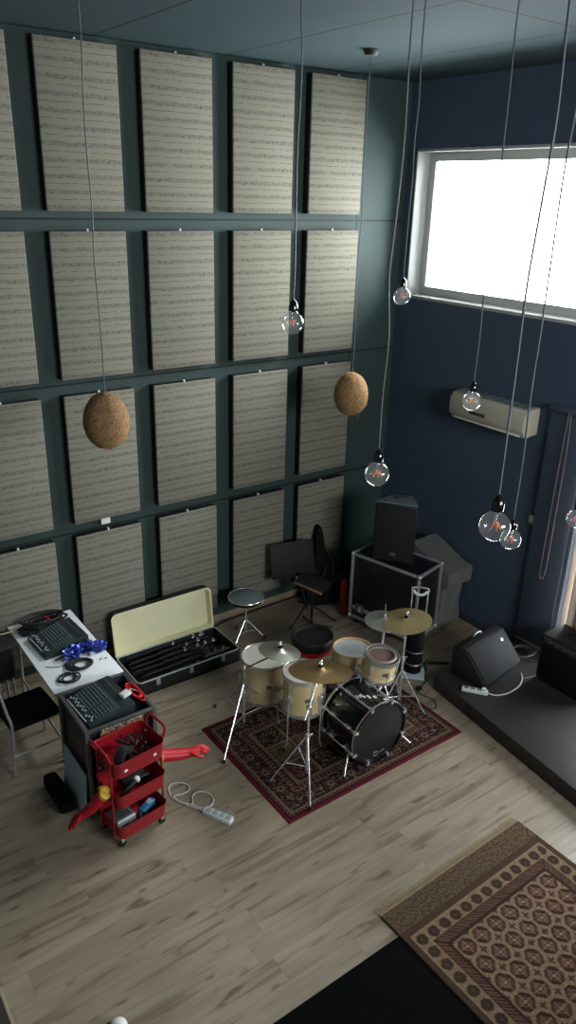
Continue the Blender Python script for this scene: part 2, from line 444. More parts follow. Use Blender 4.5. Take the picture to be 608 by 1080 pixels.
# ------------------------------------------------------------------ pendants
def cord_pts(x, y, z0, z1, sway=.012, k=0):
    rr = random.Random(k); pts = []
    n = 9
    for i in range(n):
        t = i / (n - 1); a = sway * math.sin(PI * t)
        pts.append((x + a * rr.uniform(-1, 1), y + a * rr.uniform(-1, 1), z0 + (z1 - z0) * t))
    return pts
def bulb(x, y, z, d, label, k):
    """z is the globe centre"""
    t = thing('pendant_bulb', label, 'hanging bulb', (x, y, z), group='bare globe bulbs hanging on cords')
    r = d / 2; nk = r * .36
    prof = [(0, -r)] + [(r * math.sin(a), -r * math.cos(a)) for a in [PI * i / 18 for i in range(1, 16)]]
    prof = [p for p in prof if p[0] > nk or p[1] < 0] + [(nk, r * 1.02), (nk * .92, r * 1.14)]
    g = B().lathe(prof, 32, cap0=False, cap1=True).build('glass_globe', bulbglass, t, label='clear glass globe')
    f = B()
    f.tube([(0, 0, r * 1.0), (0, 0, r * .3)], [r * .13, r * .05], 10)
    f.build('glass_stem', bulbglass, g)
    ff = B()
    for i in range(6):
        a = i * PI / 3
        ff.tube([(.1 * r * math.cos(a), .1 * r * math.sin(a), r * .3), (.42 * r * math.cos(a), .42 * r * math.sin(a), -r * .16), (.2 * r * math.cos(a + .4), .2 * r * math.sin(a + .4), r * .26)], r * .045, 6)
    ff.build('filament', fila, g, label='orange filament')
    B().lathe([(nk * .7, r * 1.08), (nk * 1.15, r * 1.1), (nk * 1.2, r * 1.5), (nk * .95, r * 1.85), (nk * .3, r * 2.1), (.004, r * 2.2)], 20).build('socket', blackgloss, t)
    B().tube(cord_pts(0, 0, r * 2.1, CZ - z - .02, .012, k), .0048, 6, smooth=4).build('cord', cordm, t)
    B().lathe([(.0, CZ - z - .03), (.03, CZ - z - .028), (.055, CZ - z - .01), (.055, CZ - z - .001)], 20).build('ceiling_rose', black, t)
    return t
bulb(.417, -2.736, 3.748, .125, 'clear globe bulb hanging in front of the gap between the two right panel columns', 1)
bulb(1.20, -2.80, 3.867, .105, 'small globe bulb hanging at the left edge of the bright window, by the room corner', 2)
bulb(.305, -3.649, 3.133, .125, 'clear globe bulb hanging just above the loudspeaker on the flight case', 3)
bulb(1.30, -3.36, 3.318, .112, 'clear globe bulb hanging in front of the air conditioner', 4)
bulb(.111, -4.558, 3.228, .125, 'largest clear globe bulb, left one of the touching pair below the air conditioner', 5)
bulb(.72, -4.2, 2.88, .103, 'smaller globe bulb, right one of the touching pair below the air conditioner', 6)
bulb(2.0, -3.75, 2.535, .125, 'globe bulb at the right frame edge, cut off by it', 7)

def lampshade(x, y, z, r, label, k):
    t = thing('coir_lampshade', label, 'pendant lamp', (x, y, z), group='egg shaped coir lampshades')
    prof = []
    for i in range(25):
        a = PI * i / 24; q = 1.0 + .06 * math.cos(a)
        prof.append((max(0.0001 if i in (0, 24) else 0, r * math.sin(a) * (1 + .05 * math.cos(a)) ), -r * 1.27 * math.cos(a)))
    b = B().lathe(prof, 40)
    for v in b.bm.verts:
        n = noise.noise(v.co * 30) * .006; v.co *= 1 + n / r
    sh = b.build('lamp_shade', coir, t)
    rr = random.Random(k); fz = B()
    for i in range(70):
        a = rr.uniform(0, 2 * PI); u = rr.uniform(.2, PI - .2)
        p = Vector((r * math.sin(u) * math.cos(a), r * math.sin(u) * math.sin(a), -r * 1.27 * math.cos(u)))
        d = Vector((rr.uniform(-1, 1), rr.uniform(-1, 1), rr.uniform(-1, 1))) * .05
        fz.tube([p * .99, p * 1.02 + d * .5, p * .995 + d], .0014, 4)
    o = fz.build('loose_fibres', coir, sh); o['kind'] = 'stuff'
    B().tube(cord_pts(0, 0, r * 1.2, CZ - z - .02, .012, k), .0045, 6, smooth=4).build('cord', cordm, t)
    B().lathe([(0, CZ - z - .045), (.045, CZ - z - .043), (.062, CZ - z - .02), (.062, CZ - z - .001)], 24).build('ceiling_rose', black, t)
lampshade(-.195, -1.385, 2.93, .16, 'brown coir egg lampshade hanging on the left side, before the wall panels', 11)
lampshade(2.38, -1.008, 2.725, .16, 'brown coir egg lampshade hanging on the right, beside the rightmost panels', 12)

# ------------------------------------------------------------------ right wall fittings
ac = thing('air_conditioner', 'white split air conditioner mounted high on the navy wall', 'air conditioner', (WX, -1.525, 2.33))
poly = [(0, .02), (-.17, 0), (-.215, .05), (-.22, .2), (-.19, .275), (0, .285)]
B().prism([(p[0], p[1]) for p in poly], -.475, .475, 'y', .012).build('body', beigeplastic, ac)
B().box(-.228, -.215, -.47, .47, .07, .235, .006).build('front_cover', beigeplastic, ac)
B().box(-.205, -.15, -.42, .42, .008, .026, .006).build('air_flap', white, ac)
B().box(-.231, -.226, .0, .2, .1, .135, .002).build('display_strip', darkgrey, ac, label='dark display strip')
for k in range(9):
    pass
gr = B()
for k in range(9): gr.box(-.175, -.02, -.46 + k * .103, -.46 + k * .103 + .09, .283, .29, .002)
gr.build('top_grille', greybox, ac)
sw = thing('wall_switch', 'small square beige switch plate on the navy wall beside the blind', 'switch', (WX, -2.11, 1.495))
B().box(-.012, 0, -.045, .045, -.045, .045, .004).build('switch_plate', beigeplastic, sw)
B().box(-.017, -.011, -.018, .018, -.028, .028, .003).build('rocker', white, sw)

blindm = mottled('navy_blind_fabric', rgb(66, 76, 94), .8, amt=.05, scale=40)
bl = thing('roller_blind', 'dark navy roller blind lowered beside the bright door glass, with bead chain', 'blind', (WX - .04, -2.345, 0))
B().box(-.004, .0, -.2, .2, .2, 2.66, .0015).build('blind_fabric', blindm, bl)
B().lathe([(.03, -.21), (.034, -.2), (.034, .2), (.03, .21)], 18, T(0, 0, 2.66) @ RX(PI / 2)).build('roller_tube', navy, bl)
B().box(-.01, .006, -.2, .2, .17, .2, .004).build('bottom_bar', alu, bl)
B().tube([(-.03, -.01, 2.66), (-.03, .0, 2.2), (-.03, .012, 1.1), (-.03, .0, .98), (-.03, -.02, .965), (-.03, -.035, .99), (-.03, -.05, 1.2), (-.03, -.05, 2.3), (-.03, -.03, 2.66)], .004, 6, smooth=5).build('bead_chain', mottled('chain_beads', rgb(140, 120, 118), .4), bl, label='pale bead chain loop')
curt = mottled('cream_curtain', rgb(214, 190, 172), .9, amt=.06)
cn = thing('curtain', 'pale pinkish curtain just inside the lower window at the right frame edge', 'curtain', (WX - .03, -2.9, 0))
B().grid_sheet(lambda u, v: (-.05 + .025 * math.sin(u * 30), -.45 + u * .62, .3 + v * 2.15), 60, 6).build('curtain_fabric', curt, cn)
B().rod((-.05, -.6, 2.48), (-.05, .25, 2.48), .012).build('curtain_rod', alu, cn)

# ------------------------------------------------------------------ stage
SZ = .15
st = B().prism([(2.665, -2.16), (WX - .004, -2.10), (WX - .004, FY + .1), (2.02, FY + .1), (2.14, -6.8)], 0, SZ, 'z', .008).build('stage_platform', stagem)
tag(st, 'low dark wooden stage platform along the right wall under the floor monitor', 'stage')

# floor monitor wedge
fm = thing('floor_monitor', 'black wedge floor monitor speaker lying on the stage corner', 'speaker', (3.165, -2.36, SZ), R(9))
B().prism([(-.19, 0), (.19, 0), (.2, .30), (.12, .33), (.05, .33), (-.2, .05)], -.32, .32, 'x', .012).build('cabinet', black, fm)
d = Vector((0, .25, .28)).normalized()
ang = math.atan2(.28, .25)
mt = T(0, -.085, .19) @ RX(ang)
grl = mottled('speaker_grille', rgb(21, 24, 27), .85, amt=.3, scale=220, bump=.5)
B().box(-.312, .312, -.18, .185, -.008, .010, .008, mt=mt).build('grille', grl, fm, label='dark perforated grille')
B().ball((.2, 0, 0), .021, 14, (1, 1.0, .3)).xf(mt @ T(0, .1, .012)).build('round_badge', alu, fm, label='small silver round badge')
B().tube([(-.06, .13, .33), (-.05, .14, .352), (.05, .14, .352), (.06, .13, .33)], .008, 8, smooth=4).build('handle', steel, fm)

# stage power strip
ps = thing('power_strip', 'white power strip lying on the stage in front of the wedge monitor', 'power strip', (2.79, -2.56, SZ), R(-52))
B().box(-.12, .12, -.028, .028, 0, .036, .006).build('body', white, ps)
so = B()
for k in range(3): so.box(-.1 + k * .06, -.06 + k * .06, -.018, .018, .036, .038, .002)
so.build('sockets', greybox, ps)
B().box(.06, .1, -.02, .02, .036, .06, .005).build('plug', white, ps)
B().tube([(.11, 0, .015), (.2, .0, .008), (.31, .08, .008), (.40, .22, .008), (.43, .36, .008), (.42, .45, .008)], .006, 8, smooth=6).build('cable', whitecord, ps)

# guitar cabinet at the right edge
am = thing('amplifier_cabinet', 'black amplifier cabinet on the stage at the right frame edge', 'amplifier', (3.64, -2.98, SZ), R(0))
B().box(-.17, .17, -.3, .26, .02, .5, .015).build('cabinet', black, am)
B().box(-.182, -.168, -.27, .23, .05, .40, .008).build('grille_cloth', blackcloth, am)
B().box(-.178, -.165, -.27, .23, .42, .48, .003).build('control_panel', darkgrey, am)
B().tube([(0, -.08, .5), (0, -.07, .53), (0, .07, .53), (0, .08, .5)], .01, 8, smooth=4).build('handle', rubber, am)
for k in range(6): B().lathe([(.01, 0), (.01, .018), (.006, .02)], 10, T(-.178, -.22 + k * .075, .45) @ RY(-PI / 2)).build('knob', steel, am)
for sx in (-.13, .13):
    for sy in (-.25, .21): B().lathe([(.018, 0), (.022, .02)], 12, T(sx, sy, 0)).build('foot', rubber, am)

# cable coil on the stage
cc = B()
for k in range(4):
    rr = .12 + .012 * (k % 2); pts = []
    for i in range(16):
        a = 2 * PI * i / 16
        pts.append((rr * math.cos(a) + .012 * k, rr * .8 * math.sin(a) - .01 * k, .008 + .009 * k))
    cc.tube(pts, .005, 6, closed=True, smooth=3)
cc.tube([(-.1, -.06, .006), (-.02, -.14, .006), (.03, -.26, .006), (-.1, -.36, .006), (-.32, -.33, .006)], .005, 6, smooth=6)
tag(cc.build('cable_coil', mottled('grey_cable', rgb(120, 118, 118), .5), None, (3.68, -2.36, SZ)), 'coil of pale grey cable on the stage at the foot of the blind', 'cable')

# cable with plug at the stage corner
pc = B().tube([(0, 0, .006), (-.1, -.06, .006), (-.17, -.2, .006), (-.08, -.3, .006), (.0, -.2, .006), (-.04, -.04, .008), (.06, .02, .006), (.16, .06, .006), (.2, .12, .006)], .0045, 6, smooth=6)
pl = thing('plug_cable', 'thin black cable loop with a plug on the floor beside the stage corner', 'cable', (2.53, -2.1, 0))
pc.build('cable', rubber, pl)
B().box(-.03, .03, -.02, .02, 0, .035, .006).build('plug', black, pl)

# ------------------------------------------------------------------ flight case with speaker
fc = thing('flight_case', 'large black flight case with aluminium edges on castors in the room corner', 'flight case', (3.10, -1.085, 0), R(14))
fx, fy, f0, f1 = .225, .415, .09, .87
B().box(-fx + .012, fx - .012, -fy + .012, fy - .012, f0 + .012, f1 - .008, .004).build('case_body', mottled('case_black_laminate', rgb(15, 17, 20), .4), fc)
for (a, b_) in [((-fx, -fy), (-fx, fy)), ((fx, -fy), (fx, fy)), ((-fx, -fy), (fx, -fy)), ((-fx, fy), (fx, fy))]:
    for zz in (f0 + .012, f1 - .012):
        e = B(); x0, x1 = sorted((a[0], b_[0])); y0, y1 = sorted((a[1], b_[1]))
        e.box(x0 - .0 if x0 != x1 else x0 - .013, x1 if x0 != x1 else x1 + .013, y0 if y0 != y1 else y0 - .013, y1 if y0 != y1 else y1 + .013, zz - .014, zz + .014, .003)
        e.build('edge_strip', alu, fc)
for sx in (-1, 1):
    for sy in (-1, 1):
        B().box(sx * fx - .013, sx * fx + .013, sy * fy - .013, sy * fy + .013, f0, f1, .003).build('edge_strip', alu, fc)
        for zz in (f0 + .01, f1 - .01): B().ball((sx * fx, sy * fy, zz), .026, 12).build('ball_corner', chrome, fc)
        B().lathe([(.038, -.014), (.042, -.01), (.042, .01), (.038, .014)], 18, T(sx * (fx - .06), sy * (fy - .07), .042) @ RX(PI / 2)).box(sx * (fx - .06) - .03, sx * (fx - .06) + .03, sy * (fy - .07) - .024, sy * (fy - .07) + .024, .07, .092).build('castor', rubber, fc)
B().box(-fx - .016, -fx + .01, -fy + .02, fy - .02, .2, .235, .003).build('lid_strip', alu, fc)
for yy in (.28, -.2):
    B().box(-fx - .02, -fx, yy - .055, yy + .055, .17, .28, .006).build('butterfly_latch', steel, fc)
    B().box(-fx - .03, -fx - .016, yy - .02, yy + .02, .2, .25, .004).build('latch_tongue', chrome, fc)

sp = thing('loudspeaker', 'tall black loudspeaker standing on top of the flight case', 'speaker', (3.075, -1.075, f1 + .0), 0)
# front edge corners then back corners, in world offsets
q = [(-.245, .105), (.02, -.255), (.19, .0), (.06, .155)]
cx = sum(p[0] for p in q) / 4; 
B().prism(q, .012, .66, 'z', .012).build('cabinet', black, sp)
B().prism([(p[0] * .985, p[1] * .985) for p in q], .66, .672, 'z', .003).build('top_plate', mottled('grey_top_plate', rgb(96, 106, 116), .6), sp, label='greyer top plate')
n0 = Vector((q[1][0] - q[0][0], q[1][1] - q[0][1], 0)); fl = n0.length; fa = math.atan2(n0.y, n0.x)
mtf = T(q[0][0], q[0][1], 0) @ RZ(fa)
B().box(.02, fl - .02, -.014, .004, .03, .635, .006, mt=mtf).build('grille', mottled('loudspeaker_grille', rgb(15, 17, 19), .8, amt=.3, scale=220, bump=.4), sp)
B().box(fl * .5 - .03, fl * .5 + .03, -.018, -.012, .09, .125, .003, mt=mtf).build('badge', mottled('grey_badge', rgb(84, 86, 90), .5), sp, label='small dull grey badge')
B().tube([(.1, .02, .672), (.1, .02, .69), (-.02, .05, .69), (-.02, .05, .672)], .01, 8, smooth=3).build('top_handle', black, sp)
for p in q: B().lathe([(.016, 0), (.018, .014)], 10, T(p[0] * .8, p[1] * .8, 0)).build('foot', rubber, sp)

wr = thing('wrapped_speaker', 'grey plastic-wrapped equipment stack standing behind the flight case', 'wrapped equipment', (3.645, -1.22, 0), R(4))
def crumple(b, amp, sc=9):
    bmesh.ops.subdivide_edges(b.bm, edges=b.bm.edges[:], cuts=7, use_grid_fill=True)
    for v in b.bm.verts:
        n = noise.noise_vector(v.co * sc); v.co += n * amp
    return b
crumple(B().box(-.18, .18, -.2, .2, 0.02, .6, .03), .02).build('lower_bundle', wrap, wr)
u = B().prism([(-.27, .56), (.25, .60), (.27, .93), (-.27, .72)], -.2, .2, 'x')
crumple(u, .019).build('upper_bundle', wrap, wr)

rc = thing('fire_extinguisher', 'narrow red upright cylinder half hidden at the left end of the flight case', 'fire extinguisher', (2.875, -.535, 0))
B().lathe([(.05, 0), (.06, .01), (.062, .36), (.05, .41), (.02, .435), (.018, .46)], 22).build('cylinder', redpaint, rc)
B().box(-.02, .05, -.012, .012, .455, .475, .004).box(-.02, .07, -.008, .008, .495, .505, .003).box(-.02, 0, -.01, .01, .45, .505, .003).build('valve', black, rc)
B().tube([(.02, 0, .46), (.075, .0, .44), (.078, 0, .2), (.072, 0, .12)], .009, 8, smooth=5).build('hose', rubber, rc)

tr = thing('folding_trolley', 'folding luggage trolley with silver handle and a black bag roll strapped upright', 'trolley', (2.735, -1.80, 0), R(-46))
# local x along handle width, -y towards the viewer
for sx in (-.075, .075):
    B().rod((sx, 0, .05), (sx, 0, .9), .009).build('upright', chrome, tr)
B().tube([(-.075, 0, .88), (-.07, 0, .93), (.07, 0, .93), (.075, 0, .88)], .01, 8, smooth=5).build('handle', chrome, tr)
B().tube([(-.07, -.002, .9), (-.03, -.012, .865), (.03, -.012, .865), (.07, -.002, .9)], .014, 8, smooth=5).build('hand_grip', white, tr, label='pale grey hand grip')
B().box(-.12, .12, -.24, -.0, .03, .05, .008).build('base_plate', palegrey, tr, label='pale grey base plate')
for sx in (-.135, .135):
    B().lathe([(.045, -.014), (.06, -.011), (.06, .011), (.045, .014)], 22, T(sx, .0 if sx < 0 else -.0, .06) @ RY(PI / 2)).build('wheel', rubber, tr)
B().rod((-.135, 0, .06), (.135, 0, .06), .008).build('axle', steel, tr)
B().lathe([(.07, .05), (.085, .06), (.088, .2), (.085, .2), (.085, .62), (.07, .64)], 22, T(0, -.1, 0)).build('bag_roll', blackcloth, tr)
B().torus(.091, .008, .16, 28, 6, T(0, -.1, 0)).torus(.09, .006, .3, 28, 6, T(0, -.1, 0)).build('strap', steel, tr)

ml = thing('mic_boom', 'short black rod lying on the floor between trolley and stage', 'rod', (2.98, -1.86, 0), R(-33))
B().rod((-.16, 0, .014), (.14, 0, .014), .014).build('tube', blackmetal, ml)
B().rod((.14, 0, .014), (.2, 0, .014), .007).build('tip', steel, ml)

# ------------------------------------------------------------------ music corner
ms = thing('music_stand', 'black music stand with a big plate desk beside the right wall panels', 'music stand', (2.44, -.40, 0), R(0))
B().box(-.26, .26, -.006, .006, -.19, .19, .004, mt=T(-.08, .2, .69) @ RZ(R(-12)) @ RX(R(-14))).build('desk', blackmetal, ms)
B().box(-.26, .26, -.05, 0, -.2, -.188, .003, mt=T(-.08, .2, .69) @ RZ(R(-12)) @ RX(R(-14))).build('desk_ledge', blackmetal, ms)
B().rod((0, 0, .12), (-.06, .19, .66), .012).build('pole', blackmetal, ms)
for a in (-160, -50, 70):
    B().tube([(0, 0, .2), (.34 * math.cos(R(a)), .34 * math.sin(R(a)), .012)], .009, 8).build('leg', blackmetal, ms)
gb = thing('gig_bag', 'black guitar gig bag with pointed top leaning by the wall panel', 'guitar bag', (2.76, -.28, .0), R(-14))
out = [(-.19, .05), (-.2, .2), (-.13, .36), (-.16, .47), (-.09, .58), (-.06, .66), (-.05, .82), (-.015, .95), (.02, .95), (.05, .84), (.07, .66), (.12, .57), (.2, .45), (.17, .36), (.22, .2), (.19, .05), (.0, .02)]
out2 = [(p.x, p.y) for p in smooth_pts([(a, b_, 0) for a, b_ in out], 4, True)]
bb = B().prism(out2, -.05, .05, 'y', .015); bb.xf(RX(R(-14)))
bb.build('bag_body', blackcloth, gb)
B().tube([(-.05, -.06, .3), (.0, -.1, .42), (.05, -.06, .5)], .012, 6, smooth=4).xf(RX(R(-14))).build('carry_handle', rubber, gb)
B().tube([(.08, -.062, .62), (.14, -.062, .5), (.13, -.062, .36), (.19, -.062, .2)], .004, 6, smooth=4).xf(RX(R(-14))).build('zip', steel, gb)
pj = thing('percussion_stand', 'low black stand with tan-edged tilted tray in front of the music stand', 'stand', (2.35, -.60, 0), R(-76))
B().box(-.19, .19, -.09, .09, -.008, .008, .003, mt=T(0, .0, .56) @ RX(R(18))).build('tray', black, pj)
B().box(-.19, .19, -.104, -.088, -.012, .016, .003, mt=T(0, .0, .56) @ RX(R(18))).build('tray_edge', tan, pj, label='tan wooden tray edge')
B().rod((0, 0, .03), (0, 0, .55), .013).build('post', blackmetal, pj)
B().tube([(0, 0, .035), (.05, -.22, .012), (-.08, -.24, .012), (0, 0, .035)], .01, 8).build('base_frame', blackmetal, pj)
for a in (40, 150): B().rod((0, 0, .05), (.24 * math.cos(R(a)), .24 * math.sin(R(a)), .012), .009).build('leg', blackmetal, pj)

def tripod(t, z0, rad, angs, mat, rz=.012, r=.009, knee=True, foot=True):
    for a in angs:
        ca, sa = math.cos(R(a)), math.sin(R(a))
        o = B().rod((.012 * ca, .012 * sa, z0), (rad * ca, rad * sa, rz + .004), r * .75, 8)
        if knee: o.rod((.012 * ca, .012 * sa, z0 * .35), (rad * .55 * ca, rad * .55 * sa, z0 * .45), r * .55, 6)
        l = o.build('leg', mat, t)
        if foot: B().lathe([(.014, 0), (.017, .012), (.012, .03)], 12, T(rad * ca, rad * sa, 0)).build('rubber_foot', rubber, l)

stl = thing('drum_stool', 'round grey-topped stool with chrome rim by the open hardware case', 'stool', (1.635, -.37, 0))
B().lathe([(0, .46), (.175, .46), (.185, .47), (.19, .5), (.18, .503)], 40).build('seat_shell', black, stl)
B().lathe([(0, .506), (.168, .506), (.174, .502)], 40, cap0=False).build('seat_top', greypad, stl, label='flat grey top')
B().torus(.184, .009, .5, 44, 8).build('rim', chrome, stl)
B().rod((0, 0, .06), (0, 0, .46), .012).rod((0, 0, .2), (0, 0, .26), .019).build('post', chrome, stl)
tripod(stl, .22, .2, (-38, 88, 205), chrome)
lo = B()
for k in (-.02, .02): lo.box(k - .012, k + .012, -.193, -.187, .474, .486)
lo.xf(RZ(R(36)))
lo.build('badge', white, stl)

# ------------------------------------------------------------------ drum kit
th = thing('drum_throne', 'black round drum throne with red sides behind the kit', 'stool', (1.755, -1.375, 0.009))
B().lathe([(.0, .35), (.18, .35), (.196, .365), (.199, .405), (.19, .475)], 40).build('red_side', redcloth, th, label='red cushion side')
B().lathe([(.199, .41), (.206, .42), (.208, .495), (.2, .51), (.188, .505), (.165, .482), (0, .475)], 40, cap0=False).build('seat_top', black, th)
B().rod((0, 0, .08), (0, 0, .38), .013).rod((0, 0, .2), (0, 0, .3), .02).build('post', blackmetal, th)
tripod(th, .24, .24, (-80, 40, 160), blackmetal)

def lug_ring(r, z0, z1, n, mat_lug, parent, phase=0, rod=True):
    for i in range(n):
        a = phase + 2 * PI * i / n; ca, sa = math.cos(a), math.sin(a)
        zc = (z0 + z1) / 2
        o = B().box(r, r + .018, -.012, .012, zc - .028, zc + .028, .006, mt=RZ(a)).build('lug', mat_lug, parent)
        if rod: B().rod(((r + .013) * ca, (r + .013) * sa, z0 - .012), ((r + .013) * ca, (r + .013) * sa, z1 + .012), .0035, 6).build('tension_rod', chrome, o)

def tom(name, label, x, y, ztop, r, depth, tilt=(0, 0), headm=drumhead, hoop=chrome, legs=None, nl=6, shellm=palewood, phase=.3, RUGZ=.009):
    t = thing(name, label, 'drum', (x, y, RUGZ))
    mt = T(0, 0, ztop) @ RX(R(tilt[0])) @ RY(R(tilt[1])) @ T(0, 0, -depth)
    def bl_(b, n, m, p=t, l=None): b.xf(mt); return b.build(n, m, p, label=l)
    bl_(B().lathe([(r - .012, .015), (r - .005, .01), (r - .005, depth - .01), (r - .012, depth - .012)], 44, cap0=False, cap1=False), 'shell', shellm)
    bl_(B().lathe([(0, depth - .004), (r - .02, depth - .004), (r + .001, depth - .008)], 44, cap0=False, cap1=False), 'batter_head', headm)
    bl_(B().lathe([(0, .006), (r - .01, .006), (r + .001, .01)], 44, cap0=False, cap1=False), 'resonant_head', drumhead)
    for zz in (depth - .018, -.012):
        bl_(B().lathe([(r, zz), (r + .009, zz), (r + .009, zz + .032), (r + .002, zz + .034), (r - .004, zz + .03), (r, zz)], 44, cap0=False, cap1=False), 'hoop', hoop if zz > 0 else chrome)
    for i in range(nl):
        a = phase + 2 * PI * i / nl; zc = depth / 2
        o = bl_(B().box(r - .006, r + .014, -.012, .012, zc - .03, zc + .03, .006, mt=RZ(a)), 'lug', chrome)
        b = B().rod(((r + .012) * math.cos(a), (r + .012) * math.sin(a), .0), ((r + .012) * math.cos(a), (r + .012) * math.sin(a), depth), .0035, 6); b.xf(mt)
        b.build('tension_rod', chrome, o)
    bl_(B().box(r - .004, r + .001, -.025, .025, depth * .5 - .016, depth * .5 + .016, .004, mt=RZ(R(-112))), 'badge', steel)
    if legs:
        for a in legs:
            ca, sa = math.cos(R(a)), math.sin(R(a)); rr = r + .018
            l = B().tube([(rr * ca, rr * sa, ztop - depth * .35), (rr * ca, rr * sa, .1), ((rr + .03) * ca, (rr + .03) * sa, .02)], .0065, 8).build('leg', chrome, t)
            B().lathe([(.012, 0), (.014, .01), (.008, .035)], 10, T((rr + .03) * ca, (rr + .03) * sa, 0.008)).build('rubber_foot', rubber, l)
            B().box(r - .004, r + .03, -.02, .02, ztop - depth * .62, ztop - depth * .45, .005, mt=RZ(R(a))).build('leg_bracket', chrome, l)
    return t
RUGZ = .009
tom('floor_tom', 'larger pale wood floor tom at the rug edge under the greenish crash cymbal', 1.06, -1.575, .62, .203, .38, (0, 0), legs=(150, 270, 30))
tom('floor_tom', 'pale wood floor tom beneath the big brown ride cymbal, beside the bass drum', 1.135, -2.05, .70, .178, .34, (0, 0), legs=(195, 285, 75))
rt = tom('rack_tom', 'small pale wood tom mounted over the right end of the bass drum', 1.77, -2.325, .785, .145, .2, (8, 4), headm=clearhead, hoop=mottled('grey_hoop', rgb(160, 164, 162), .35, .6))
B().rod((0, .02, .60), (-.08, -.08, .55), .014).rod((-.08, -.08, .55), (-.1, -.08, .5), .012).build('mount_arm', chrome, rt)
B().torus(.075, .012, .7885, 30, 6, Matrix.Diagonal((1.55, 1.55, 1, 1))).build('damper_ring', mottled('damper', rgb(150, 142, 134), .5), rt)
sn = tom('snare_drum', 'snare drum with white head and wooden hoop behind the rack tom', 1.81, -1.90, .615, .178, .15, (-2, 2), headm=snarehead, hoop=hoopwood, nl=8)
B().rod((0, 0, .1), (0, 0, .42), .012).rod((0, 0, .3), (0, 0, .35), .02).build('stand_post', chrome, sn)
for a in (20, 140, 260):
    B().tube([(0, 0, .4), (.15 * math.cos(R(a)), .15 * math.sin(R(a)), .44), (.19 * math.cos(R(a)), .19 * math.sin(R(a)), .475)], .008, 8).build('basket_arm', chrome, sn)
tripod(sn, .24, .22, (80, 200, 320), chrome)

# bass drum, axis along y, front head towards -y
bd = thing('bass_drum', 'black bass drum lying on the patterned rug with chrome claws', 'drum', (1.50, -2.655, RUGZ))
BR, BD = .28, .44; BZ = .30
mb = T(0, 0, BZ) @ RX(-PI / 2)       # local z -> +y
def bo(b, n, m, p=None, l=None): b.xf(mb); return b.build(n, m, p or bd, label=l)
bo(B().lathe([(BR - .02, .03), (BR - .008, .03), (BR - .008, BD - .03), (BR - .02, BD - .03)], 56, cap0=False, cap1=False), 'shell', blackgloss)
bo(B().lathe([(0, .012), (BR - .03, .012), (BR, .02)], 56, cap0=False, cap1=False), 'front_head', mottled('black_drumhead', rgb(24, 24, 25), .42), l='matt black front head')
bo(B().lathe([(0, BD - .012), (BR - .03, BD - .012), (BR, BD - .02)], 56, cap0=False, cap1=False), 'batter_head', drumhead)
for zz in (0, BD - .04):
    hp = bo(B().lathe([(BR - .004, zz), (BR + .012, zz), (BR + .012, zz + .04), (BR - .004, zz + .04), (BR - .004, zz)], 56, cap0=False, cap1=False), 'hoop', blackgloss)
    bo(B().lathe([(BR + .012, zz + .013), (BR + .0145, zz + .014), (BR + .0145, zz + .026), (BR + .012, zz + .027)], 56, cap0=False, cap1=False), 'hoop_inlay', chrome, hp)
for i in range(8):
    a = PI / 8 + i * PI / 4; rr = BR + .018; ca, sa = math.cos(a), math.sin(a)
    o = bo(B().rod((rr * ca, rr * sa, .0), (rr * ca, rr * sa, BD), .0055, 8), 'tension_rod', chrome)
    for zz in (-.004, BD - .046):
        bo(B().box(BR - .012, BR + .032, -.014, .014, zz, zz + .05, .006, mt=RZ(a)), 'claw', chrome, o)
    for zz in (.12, BD - .12):
        bo(B().box(BR - .01, BR + .026, -.011, .011, zz - .035, zz + .035, .007, mt=RZ(a)), 'lug', chrome, o)
for s_, a in ((-1, 205), (1, -25)):
    px, pz = BR * math.cos(R(a)), BZ + BR * math.sin(R(a))
    l = B().rod((px * .98, .1, pz), (px * 1.0 + s_ * .12, -.0, .03), .009).build('spur', chrome, bd)
    B().ball((px * 1.0 + s_ * .12, -.0, .022), .018).build('rubber_tip', rubber, l)
    B().box(px - .02, px + .02, .07, .14, pz - .02, pz + .02, .006).build('spur_bracket', chrome, l)
# emblem: a plain ring with a script-like stroke, low on the front head
fy_ = .004
rg = [(-.035 + .026 * math.cos(2 * PI * k / 20), fy_, .105 + .02 * math.sin(2 * PI * k / 20)) for k in range(20)]
em = B().tube(rg, .0025, 5, closed=True)
em.tube([(-.012, fy_, .098), (.0, fy_, .112), (.01, fy_, .1), (.022, fy_, .113), (.034, fy_, .101), (.046, fy_, .113), (.06, fy_, .106)], .0024, 5, smooth=3)
em.build('emblem', alu, bd, label='small silver ring and script emblem')
# white marks on top of the shell
mk = B()
def shellbox(a0, a1, z0, z1, h=.0015):
    n = 5
    for k in range(n):
        aa = a0 + (a1 - a0) * k / n; ab = a0 + (a1 - a0) * (k + 1) / n
        r0, r1 = BR - .009, BR - .008 + h
        vs = [mk.bm.verts.new((r * math.cos(R(t)), r * math.sin(R(t)), z)) for z in (z0, z1) for t in (aa, ab) for r in (r0, r1)]
        bmesh.ops.convex_hull(mk.bm, input=vs)
# rows of block strokes, as on the worn sticker
for (a0, a1, z0, z1) in [(-72, -48, .075, .092), (-66, -50, .105, .114), (-70, -52, .126, .136), (-74, -58, .148, .156), (-60, -54, .056, .07),
                         (-86, -80, .12, .155), (-94, -90, .14, .19), (-104, -98, .20, .235), (-100, -96, .175, .2), (-108, -106, .21, .25)]:
    shellbox(a0, a1, z0, z1)
bo(mk, 'white_sticker', white, None, 'broken white block marks on the shell')
# pedal behind
bp_ = B().box(-.045, .045, .0, .3, .012, .022, .004, mt=T(0, BD + .02, 0) @ RX(R(8)))
bp_.build('pedal_board', steel, bd)
B().tube([(-.05, BD + .03, .0), (-.05, BD + .03, .2), (.05, BD + .03, .2), (.05, BD + .03, .0)], .009, 8).build('pedal_frame', chrome, bd)

